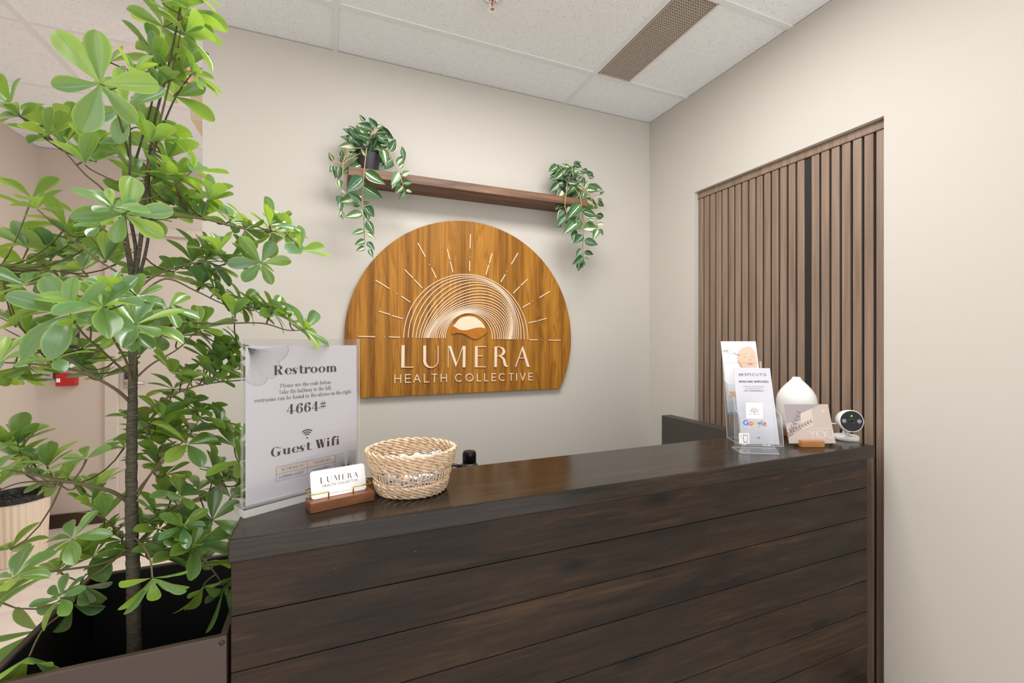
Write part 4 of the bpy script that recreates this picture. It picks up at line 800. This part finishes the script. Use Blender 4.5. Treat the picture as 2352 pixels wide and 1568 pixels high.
def candy_mesh(m):
    b = MB(); prof = [(.0085, -.024), (.0035, -.0135), (.0055, -.012), (.0088, -.006), (.0095, 0), (.0088, .006), (.0055, .012), (.0035, .0135), (.0085, .024)]; n = 12; vs = []
    for i, (r, x) in enumerate(prof):
        for k in range(n):
            a = 2*pi*k/n; fl = .35 if i in (0, 8) else 1.0; rr = r*(1+.25*(k % 2)) if i in (0, 8) else r; vs.append((x, rr*cos(a), rr*sin(a)*fl))
    fs = [(i*n+k, i*n+(k+1) % n, (i+1)*n+(k+1) % n, (i+1)*n+k) for i in range(8) for k in range(n)]
    b.add(vs, fs); me = bpy.data.meshes.new('candy'); me.from_pydata(b.v, [], b.f); me.materials.append(m); me.polygons.foreach_set('use_smooth', [True]*len(me.polygons)); return me
CMe = [candy_mesh(m) for m in CM]
def candy(p, yd, kx, label):
    o = bpy.data.objects.new('wrapped_candy', CMe[kx]); COL.objects.link(o); x, y, z = basis(yd, UPV); M = Matrix.Identity(4)
    for i in range(3): M[i][0] = y[i]; M[i][1] = x[i]; M[i][2] = -z[i]; M[i][3] = p[i]
    o.matrix_world = M; tag(o, label, 'candy', 'wrapped candies in the basket'); return o
for lay, z in enumerate((.016, .032, .048, .064)):
    for n_, rr in ((11, .85), (5, .42)):
        for k in range(n_):
            a = 2*pi*(k+.5*(lay % 2))/n_+random.uniform(-.08, .08); q = bpt(a, z); ctr = bc+UPV*z; p = ctr.lerp(q, rr-.08 if rr > .5 else rr); rr = rr; tang = Vector((-sin(a), cos(a), random.uniform(-.25, .25))); tang = BX*tang.x+BY*tang.y+UPV*tang.z
            if lay == 3 and -2.6 < a-2*pi*(a > pi) < -.7: continue
            kx = random.choice((0, 0, 1)); candy(p, tang, kx, 'small white wrapped candy with blue print inside the woven basket' if kx == 0 else 'small white wrapped candy with red print inside the woven basket')
pc = ony(993, 1052, bc.y+.03); candy(Vector((pc.x, pc.y, pc.z+.006)), BX*.75+UPV*.5, 0, 'blue and white candy sticking up at the basket right side')['group'] = 'wrapped candies in the basket'
# --- black bottle on the work surface behind the counter
pb = ony(1078, 1035, 1.45); base = Vector((pb.x, pb.y, .7153)); top = pb.z-base.z
bt = thing('water_bottle', base, 'black bottle with screw cap standing behind the desk counter', 'bottle')
MB().lathe([(.001, 0), (.040, 0), (.042, .006), (.042, top-.075), (.039, top-.066), (.026, top-.043), (.023, top-.040), (.001, top-.040)], base, 32).build('body', BLKP, bt, smooth=True, auto=40)
MB().lathe([(.0225, top-.040), (.0235, top-.036), (.0235, top-.008), (.020, top-.001), (.012, top), (.001, top)], base, 24).build('cap', BLKG, bt, smooth=True, auto=50)
MB().tube([base+Vector((-.030, 0, top-.05)), base+Vector((-.055, .005, top-.043)), base+Vector((-.068, .008, top-.055)), base+Vector((-.064, .008, top-.085)), base+Vector((-.042, 0, top-.1))], .006, 8).build('handle', BLKP, bt, smooth=True)
# --- tiered brochure holder
pH = D(1702, 1024); WX = hd(118); HF = Fr(pH+Vector((0, 0, .0005)), WX, UPV); bkH = HF.n*-1
hw = (D(1802, 1027.5)-pH).dot(WX); hdp = .136
bh_ = thing('brochure_holder', pH, 'clear tiered acrylic brochure holder at the right of the counter', 'brochure holder')
SFr = Fr(pH+Vector((0, 0, .0005)), bkH, UPV)    # side profile: along depth and height
def zz_side(t): return t
prof = [(0, 0), (hdp, 0), (hdp+.045, .288), (hdp+.036, .288), (hdp+.026, .215), (hdp-.005, .205), (hdp-.022, .165), (.075, .158), (.055, .115), (.028, .108), (.015, .098)]
for sgn, xx in ((0, 0.0), (1, hw-.0025)):
    f_ = Fr(pH+WX*(xx+.0025)+Vector((0, 0, .0005)), bkH, UPV) if sgn == 0 else Fr(pH+WX*(xx+.0025)+Vector((0, 0, .0005)), bkH, UPV)
    m = MB().plate([prof], f_, 0, .0025); m.m = [0 if i in (0, len(m.f)-1) else 1 for i in range(len(m.f))]; m.build('side_wall', [ACR, ACRE], bh_)
acr_box('bottom', HF, .003, hw-.003, 0, .0025, -hdp, 0, bh_)
for t0, h0, h1 in ((.0, .0026, .098), (.05, .03, .158), (.095, .06, .205), (hdp, .0026, .287)):
    f_ = Fr(HF.pt(0, 0, -t0), HF.x, UPV+bkH*.155); acr_box('tier_wall' if t0 < hdp else 'rear_wall', f_, .003, hw-.003, h0, h1, -.0025, 0, bh_)
def bro_frame(u, v, dback): p = HF.pt(0, 0, -dback); return Fr(p, HF.x, UPV+bkH*.27)
# front brochure
F1 = bro_frame(0, 0, .012); z8 = lambda x, y: F1.at(1500+x/4.3556, 760+y/4.3556)
a_ = z8(785, 370); c_ = z8(1115, 365); d_ = z8(1240, 1130); w0, w1 = max(.0045, z8(830, 700)[0]), hw-.0045
w0, w1 = .0055, hw-.0055; ht = F1.at(1718, 845)[1]
bA = thing('brochure', F1.pt(hw/2, .003), 'white skincare brochure with dark headings in the front tier', 'brochure', 'brochures in the clear holder')
MB().fbox(F1, w0, w1, .0045, ht, -.0015, 0).build('sheet', mat('brochure_lilac', (.60, .60, .66), .5), bA)
F1t = F1.off(.0004); ww = w1-w0
def tx(polys, x0, x1, y0, y1, m, fr, par, h=0): return MB().plate(fit(polys, x0, x1, y0, y1), fr, h).build('lettering', m, par)
tx(sans('EPICUTIS', 1.15), w0+ww*.30, w0+ww*.88, ht*.895, ht*.93, INKG, F1t, bA); b = MB()
for k in range(3): cz = ht*(.900+.012*k); b.plate(ribbon(bez((w0+ww*.13, cz), (w0+ww*.195, cz+.009*(1 if k < 2 else -1)), (w0+ww*.26, cz)), .0007), F1t); b.plate(ribbon(bez((w0+ww*.13, cz), (w0+ww*.195, cz-.006), (w0+ww*.26, cz)), .0007), F1t)
b.build('emblem', INKG, bA)
[tx(sans('SKINCARE SIMPLIFIED'), w0+ww*.11+e_, w0+ww*.91+e_, ht*.805, ht*.832, INK, F1t, bA, h_) for e_, h_ in ((0, 0), (.0004, .00003))]; tx(sans('MINIMAL INGREDIENTS'), w0+ww*.22, w0+ww*.78, ht*.745, ht*.763, INKL, F1t, bA); tx(sans('MAXIMUM RESULTS'), w0+ww*.27, w0+ww*.73, ht*.717, ht*.735, INKL, F1t, bA); tx(sans('FULL TRANSPARENCY', 1.0, .008), w0+ww*.23, w0+ww*.77, ht*.688, ht*.706, INKG, F1t, bA)
# rear brochure with the portrait
F2 = bro_frame(0, 0, .105); z9 = lambda x, y: F2.at(1640+x/5.4056, 770+y/5.4056)
B0 = z9(70, 85); B1 = z9(518, 62); Bb = z9(150, 975); x0_, x1_, yb_, yt_ = max(.0045, B0[0]), min(hw-.0045, B1[0]), Bb[1], (B0[1]+B1[1])/2
bB = thing('brochure', F2.pt(hw/2, yb_), 'white brochure with a portrait of a resting face in rear tier', 'brochure', 'brochures in the clear holder')
MB().fbox(F2, x0_, x1_, yb_, yt_, -.0015, 0).build('sheet', WHITEP, bB); F2t = F2.off(.0004)
SKIN = mat('print_skin', (.74, .50, .37), .5); SKIN2 = mat('print_skin_shade', (.60, .36, .25), .5); LIPS = mat('print_lips', (.55, .2, .18), .5); BLUEB = mat('print_blue', (.16, .36, .68), .5); GREYG = mat('print_grey', (.68, .69, .71), .5); PALE = mat('print_pale', (.60, .48, .47), .5); PEACH = mat('print_peach', (.72, .5, .33), .5)
def pz(pts, m, h, name): return MB().plate([[z9(*p) for p in pts]], F2t, h).build(name, m, bB)
Fc = (410, 290)
pz([(290,345),(283,270),(300,205),(345,155),(405,135),(460,145),(505,190),(520,240),(518,290),(500,240),(450,185),(390,180),(330,215),(305,260),(300,330)], PALE, 0, 'headband')
pz([(300,330),(298,270),(315,215),(350,175),(405,158),(460,170),(500,205),(520,245),(530,300),(532,360),(531,398),(330,398),(312,370)], SKIN, .0001, 'face')
pz([(330,398),(312,370),(302,330),(300,300),(312,310),(330,350),(360,398)], SKIN2, .0002, 'cheek_shade')
b = MB()
for pts in ([(360,262),(378,272),(400,270)], [(455,262),(475,270),(498,262)]): b.plate(ribbon([z9(*p) for p in pts], .0008), F2t, .0003)
b.build('closed_eyes', INK, bB); b = MB()
for pts in ([(335,240),(360,228),(400,236)], [(452,232),(480,222),(505,232)]): b.plate(ribbon([z9(*p) for p in pts], .0009), F2t, .0003)
b.build('eyebrows', SKIN2, bB)
pz([(425,300),(440,290),(455,295),(468,303),(455,312),(435,311)], SKIN2, .0003, 'nose'); pz([(410,352),(440,343),(465,347),(492,351),(470,365),(440,366)], LIPS, .0003, 'lips')
pz(smooth([(112,230),(118,170),(150,125),(190,132),(215,165),(250,195),(262,215),(240,240),(180,258),(130,248)]), GREYG, 0, 'glove'); MB().plate(ribbon([z9(p, q) for p, q in ((170, 160), (210, 185), (245, 205))], .0012)+ribbon([z9(p, q) for p, q in ((150, 200), (190, 225), (235, 235))], .0012), F2t, .0001).build('glove_crease', INKL, bB); MB().plate(ribbon([z9(p, q) for p, q in ((245, 218), (275, 235), (325, 250))], .0022), F2t, .0001).build('tool', INKG, bB)
tx(sans('LDP.'), z9(105, 195)[0], z9(180, 195)[0], z9(150, 205)[1], z9(150, 182)[1], INK, F2t, bB, .0002)
MB().plate([rect(x0_, yb_, x1_, yb_+.008)], F2t, .0001).build('blue_band', BLUEB, bB); MB().plate([rect(x0_, yb_+.012, x1_, yb_+.05)], F2t, 0).build('pale_band', mat('print_sky', (.60, .70, .82), .5), bB); MB().plate([rect(x0_+.012, yb_+.064, x1_, yb_+.086)], F2t, .0001).build('photo_strip', PEACH, bB)
# --- review stand in front of the brochure holder
pG = D(1686, 1026); xG = (D(1781, 1030)-pG); xG.z = 0; gw = xG.length; GF = Fr(pG+Vector((0, 0, .0005)), xG, UPV); gd = .040
gs = thing('review_stand', pG, 'clear L-shaped acrylic stand with search logo and stickers', 'stand')
bpl = [D(1681, 1027), D(1702, 1041.5), D(1790.4, 1044), D(1781, 1030)]; m = MB(); vs = [p+Vector((0, 0, .0005)) for p in bpl]+[p+Vector((0, 0, .0035)) for p in bpl]; m.add(vs, [(3,2,1,0), (4,5,6,7), (0,1,5,4), (1,2,6,5), (2,3,7,6), (3,0,4,7)]); m.m = [0, 0, 1, 1, 1, 1]; m.build('base', [ACR, ACRE], gs)
UF = Fr(GF.pt(0, 0, 0), GF.x, UPV+GF.n*-.08); gh = UF.at(1690, 923)[1]; acr_box('upright', UF, .002, gw-.002, .003, gh, -.0025, 0, gs); UT = UF.off(.0005)
zg = lambda x, y: UF.at(1640+x/5.4056, 770+y/5.4056)
q0, q1 = zg(398, 1030), zg(600, 838); st = MB().fbox(UF, q0[0], q1[0], q0[1], q1[1], .0003, .0011).build('emblem_sticker', CARD, gs); US = UF.off(.0014); ww = q1[0]-q0[0]; hh = q1[1]-q0[1]; cx = (q0[0]+q1[0])/2
b = MB(); b.plate(fit(LUMP, q0[0]+ww*.2, q1[0]-ww*.18, q0[1]+hh*.22, q0[1]+hh*.34), US); b.plate([disc(cx, q0[1]+hh*.42, ww*.07, 12, ww*.03)], US)
for r in (.13, .17, .21, .25): b.plate(ribbon(arcpts(cx, q0[1]+hh*.4, ww*r, ww*r*1.05, 0, 180, 16), .0006), US)
for k in range(9): a = radians(10+20*k); b.plate(ribbon([(cx+ww*.30*cos(a), q0[1]+hh*.4+ww*.3*sin(a)), (cx+ww*.37*cos(a), q0[1]+hh*.4+ww*.37*sin(a))], .0005), US)
b.build('emblem', INKG, st)
gcol = [(.02, .15, .72), (.72, .05, .03), (.85, .55, .02), (.02, .15, .72), (.02, .38, .08), (.72, .05, .03)]; gm = [mat('logo_colour', c, .5) for c in gcol]
ga, gb = zg(362, 1130), zg(650, 1098); word = 'Google'; full = sans(word, 1.0, .02); fx = [p[0] for P in full for p in P]; sc = (gb[0]-ga[0])/(max(fx)-min(fx)); x = ga[0]; b0 = (ga[1]+gb[1])/2-.001
adv = 0
for k, chx in enumerate(word):
    Pk = sans(chx, 1.0, .02); pre = sans(word[:k+1], 1.0, .02); xe = max(p[0] for P in pre for p in P); xk = max(p[0] for P in Pk for p in P); MB().plate([[(ga[0]+(p[0]+xe-xk-min(fx))*sc, b0+p[1]*sc) for p in P] for P in Pk], UT).build('logo_letter', gm[k], gs)
b = MB()
for k in range(5):
    c = zg(420+44*k, 1170); b.plate([[(c[0]+(.0034 if i % 2 == 0 else .0014)*cos(radians(90+36*i)), c[1]+(.0034 if i % 2 == 0 else .0014)*sin(radians(90+36*i))) for i in range(10)]], UT)
b.build('stars', mat('star_yellow', (.85, .6, .08), .5), gs)
p0, p1 = zg(310, 1342), zg(437, 1215); ts = MB().fbox(UF, p0[0], p1[0], p0[1], p1[1], .0003, .0008).build('tap_sticker', CARD, gs); TT = UF.off(.0011); b = MB(); ph0, ph1 = zg(365, 1325), zg(418, 1235)
b.plate([rrect(ph0[0], ph0[1], ph1[0], ph1[1], .0012)], TT); b.plate(ribbon(arcpts(zg(352, 1255)[0], zg(352, 1255)[1], .006, .005, 20, 330, 16), .0007), TT, .0001)
b.build('phone_icon', INK, ts); b = MB(); b.plate([rect(ph0[0]+.0012, ph0[1]+.002, ph1[0]-.0012, ph1[1]-.002)], TT, .0002); hx = zg(400, 1300); b.plate(ribbon([(hx[0], hx[1]+.004), (hx[0]+.001, hx[1]-.002), (hx[0]+.006, hx[1]-.004)], .0025), TT, .0002); b.build('phone_screen', CARD, ts)
WH = mat('print_white', (.9, .9, .9), .5); tx(sans('TAP', 1.0, .02), zg(352, 1360)[0], zg(402, 1360)[0], zg(352, 1364)[1], zg(352, 1348)[1], WH, UT, gs); tx(sans('SCAN ME', 1.0, .02), zg(600, 1370)[0], zg(700, 1370)[0], zg(620, 1372)[1], zg(620, 1354)[1], WH, UT, gs)
fb = zg(557, 1272); MB().plate([disc(fb[0], fb[1], .0034)], UT).build('icon_disc', INK, gs); tx(sans('f', 1.0, .03), fb[0]-.0009, fb[0]+.0014, fb[1]-.0030, fb[1]+.0022, WH, UT, gs, .0002)
b = MB(); c = zg(508, 1275)
for k in range(2): b.plate(ribbon(arcpts(c[0]-.0022+.0044*k, c[1]+.001, .0018, .0018, 0, 360, 12), .0004), UT); b.plate(ribbon([(c[0]-.004+.0044*k, c[1]+.001), (c[0]-.004+.0044*k, c[1]-.004)], .0004), UT)
b.build('icon_lines', INKL, gs)
# --- oil diffuser
pd = D(1829, 1006)+hd(22.4+33)*.066; pd.z = ZD+.0005
df = thing('oil_diffuser', pd, 'white rounded bottle-shaped diffuser with wooden base behind the brochures', 'diffuser')
rr = .069; hT = .226
MB().lathe([(.001, 0), (rr*.93, 0), (rr*.96, .003), (rr*.97, .024), (.001, .024)], pd, 40).build('wood_base', OAK, df, smooth=True, auto=40)
MB().lathe([(rr*.90, .0245), (rr*.97, .028), (rr, .05), (rr, .125), (rr*.985, .14), (rr*.93, .156), (rr*.80, .174), (rr*.60, .192), (rr*.42, .205), (rr*.30, .213), (rr*.22, .221), (rr*.19, hT), (rr*.12, hT), (rr*.10, hT-.004), (.001, hT-.006)], pd, 48).build('body', CERAM, df, smooth=True)
# --- gift card on a wooden stand
pC = D(1843, 1027.5); CX = hd(112); KF = Fr(pC+Vector((0, 0, .0004)), CX, UPV); kl = (D(1894.8, 1027.5)-pC).dot(CX)
kb = thing('card_stand', pC, 'small orange-brown wooden block card stand on the counter', 'card stand')
kh = KF.at(1848, 1013)[1]; MB().fbox(KF, 0, kl, 0, kh, -.045, 0).build('block', OAK, kb, bevel=.001)
gF = Fr(KF.pt(0, .006, -.016), CX, UPV+KF.n*-.30)
z10 = lambda x, y: gF.at(1780+x/7.842, 850+y/7.842)
A_, B_, C_ = z10(228, 1322), z10(1098, 1320), z10(158, 612); gx0, gx1, gy0, gy1 = A_[0], B_[0], 0.004, C_[1]
gx0 = (z10(228, 1322)[0]+C_[0])/2
gc = thing('gift_card', gF.pt((gx0+gx1)/2, gy0), 'taupe gift card with white lettering and leaf print on wood stand', 'gift card')
TAUP = mat('card_taupe', (.50, .42, .38), .35); MAUV = mat('card_mauve', (.34, .30, .31), .35); DUSK = mat('card_leaf', (.22, .19, .21), .35); CREAM = mat('card_cream', (.60, .52, .46), .35)
MB().fbox(gF, gx0, gx1, gy0, gy1, -.0008, 0).build('card', TAUP, gc); gT = gF.off(.0003)
def gz(x, y): q = z10(x, y); return (min(max(q[0], gx0), gx1), min(max(q[1], gy0), gy1))
MB().plate([[gz(158, 615), gz(820, 615), gz(680, 675), gz(450, 780), gz(460, 900), gz(200, 960)]], gT, .0).build('window_print', MAUV, gc); MB().plate([[gz(460, 775), gz(660, 690), gz(690, 1000), gz(470, 1080)]], gT, .0001).build('window_print', CREAM, gc)
b = MB()
def leafy(p, q, n, L):
    b.plate(ribbon([gz(*p), gz(*q)], .0016), gT, .0003); dx, dy = q[0]-p[0], q[1]-p[1]; l = hypot(dx, dy)
    for i in range(n):
        t = (i+.5)/n; x, y = p[0]+dx*t, p[1]+dy*t
        for sg in (1, -1):
            ang = atan2(dy, dx)+sg*.75; e_ = (x+L*cos(ang)*(1-.4*t), y+L*sin(ang)*(1-.4*t)); b.plate(ribbon([gz(x, y), gz((x+e_[0])/2, (y+e_[1])/2), gz(*e_)], [.001, .0045, .001]), gT, .0003+.00002*i)
leafy((235, 1220), (440, 745), 7, 95); leafy((240, 1130), (655, 915), 8, 85); b.build('leaf_print', DUSK, gc)
yl = zg; q0, q1 = gz(625, 1222), gz(1040, 1085); wy = (q1[0]-q0[0])
b = MB(); c = wy/3; lw_ = .0009; X0 = q0[0]; z0, z1 = q0[1], q1[1]
b.plate(ribbon([(X0+c*.05, z1), (X0+c*.4, (z0+z1)/2), (X0+c*.4, z0)], lw_), gT, .0004); b.plate(ribbon([(X0+c*.75, z1), (X0+c*.4, (z0+z1)/2)], lw_), gT, .0004)
b.plate(ring(X0+c*1.45, (z0+z1)/2, c*.52, (z1-z0)/2, c*.46, (z1-z0)/2-.0007, 0, 360, 28), gT, .0004)
b.plate(ribbon([(X0+c*2.2, z1), (X0+c*2.2, z0+c*.4)]+arcpts(X0+c*2.55, z0+c*.4, c*.35, c*.4, 180, 360, 14)+[(X0+c*2.9, z1)], lw_), gT, .0004); b.build('lettering', WH, gc)
q0, q1 = gz(650, 1060), gz(1005, 1040); MB().plate(fit(sans('A GIFT FOR', 1.6), q0[0], q1[0], q0[1], q1[1]), gT, .0004).build('lettering', WH, gc)
e0 = gz(868, 745); b = MB()
for r in (.003, .005, .007): b.plate(ribbon(arcpts(e0[0], e0[1], r, r, 0, 180, 14), .0004), gT, .0004)
b.plate([disc(e0[0], e0[1]+.0006, .0014)], gT, .0005); b.build('emblem', WH, gc)
# --- security camera
pS = D(1943, 1009); pS.z = ZD+.0005
sc_ = thing('security_camera', pS, 'small white security camera with black round face at the counter end', 'camera')
MB().lathe([(.001, 0), (.038, 0), (.0405, .003), (.0405, .013), (.038, .0165), (.012, .018), (.001, .018)], pS, 40).build('base', WHITEPL, sc_, smooth=True, auto=40)
fc = ond(1956, 967, 1.565); nS = Vector((-.56, -.82, .08)).normalized(); bc_ = fc-nS*.05
MB().tube([pS+Vector((-.004, .004, .016)), pS+Vector((.0, .0, .03)), (fc-nS*.025)-Vector((0, 0, .034))], [.009, .0085, .009], 14).build('arm', WHITEPL, sc_, smooth=True)
R0 = .0385; bd = MB().lathe([(.001, -.055), (R0*.55, -.054), (R0*.8, -.047), (R0*.95, -.032), (R0, -.015), (R0, -.001), (R0*.97, .001), (R0*.93, .001)], fc, 44, ax=nS).build('body', WHITEPL, sc_, smooth=True, auto=50)
MB().lathe([(R0*.93, .0012), (R0*.6, .0016), (.001, .0018)], fc, 40, ax=nS).build('face', BLKG, sc_, smooth=True)
sxv = nS.cross(UPV).normalized()*-1; syv = sxv.cross(nS)*-1
if syv.z < 0: syv = -syv
if sxv.dot(Vector((cs, -sn, 0))) < 0: sxv = -sxv
def fdisc(name, a, b_, r, m, h=.002): return MB().lathe([(r, h-.0003), (r*.9, h+.0004), (.0001, h+.0005)], fc+sxv*a+syv*b_, 20, ax=nS).build(name, m, sc_, smooth=True)
IRM = mat('ir_window', (.22, .21, .22), .3); fdisc('sensor_window', -.0235, 0, .0072, IRM); fdisc('sensor_window', .0235, 0, .0072, IRM); fdisc('status_light', 0, .0185, .0022, GREENL)
ln = MB().lathe([(.0095, .0018), (.0095, .003), (.0075, .0032), (.006, .0022), (.001, .0022)], fc, 24, ax=nS).build('lens_ring', BLKP, sc_, smooth=True); MB().lathe([(.0058, .0022), (.003, .004), (.0001, .0045)], fc, 20, ax=nS).build('lens', BLKG, ln, smooth=True)
MB().tube([fc-nS*.045+Vector((-.03, .0, -.012)), fc-nS*.06+Vector((-.05, .01, -.012)), fc-nS*.07+Vector((-.075, .03, -.03)), Vector((pS.x-.04, pS.y+.10, ZD+.004)), Vector((pS.x-.02, DYB+.01, ZD+.003)), Vector((pS.x-.02, DYB+.02, ZD-.1))], .0022, 8).build('cable', WHITEPL, sc_, smooth=True)
# ================================================================ HALLWAY THINGS
tb_ = Vector((-1.742, 3.62, 0)); tcan = thing('trash_can', tb_, 'cream ribbed trash can with a black bag in the hallway', 'trash can')
b = MB(); nr = 120; rings_ = []
for (r, z) in ((.122, .0), (.126, .01), (.140, .385), (.142, .395), (.142, .402)):
    for k in range(nr): a = 2*pi*k/nr; q = r*(1+(.012 if (k % 4) < 2 else -.012)*(0 if z in (.0, .402, .395) else 1)); b.v.append((tb_.x+q*cos(a), tb_.y+q*sin(a), z))
for i in range(4):
    for k in range(nr): b.f.append((i*nr+k, i*nr+(k+1) % nr, (i+1)*nr+(k+1) % nr, (i+1)*nr+k)); b.m.append(0)
b.f.append(tuple(range(nr-1, -1, -1))); b.m.append(0); b.build('bin', BINM, tcan)
MB().lathe([(.145, .372), (.147, .40), (.143, .409), (.136, .404), (.128, .37), (.10, .25), (.001, .2)], tb_, 48).build('bag', BAG, tcan, smooth=True)
st_ = thing('wall_dispenser', (-1.69, YF, H-.1), 'white and black wall box with blue window behind the tree', 'dispenser')
MB().box(-1.74, -1.655, YF-.05, YF, H-.06, H+.085).build('dark_case', BLKP, st_, bevel=.004); MB().box(-1.725, -1.668, YF-.053, YF-.05, H-.01, H+.06).build('blue_window', BLUEP, st_); MB().box(-1.745, -1.668, YF-.045, YF, H-.2, H-.062).build('white_body', WHITEPL, st_, bevel=.006)
rb = thing('red_wall_box', (-1.72, YF, H-.3), 'red wall-mounted box with small white tag below the dispenser', 'box')
MB().box(-1.768, -1.662, YF-.05, YF, H-.322, H-.235).build('case', REDP, rb, bevel=.003); MB().box(-1.762, -1.742, YF-.0515, YF-.05, H-.295, H-.268).build('tag', CARD, rb); MB().box(-1.79, -1.768, YF-.03, YF, H-.28, H-.16).build('bracket', BLKP, rb, bevel=.002)
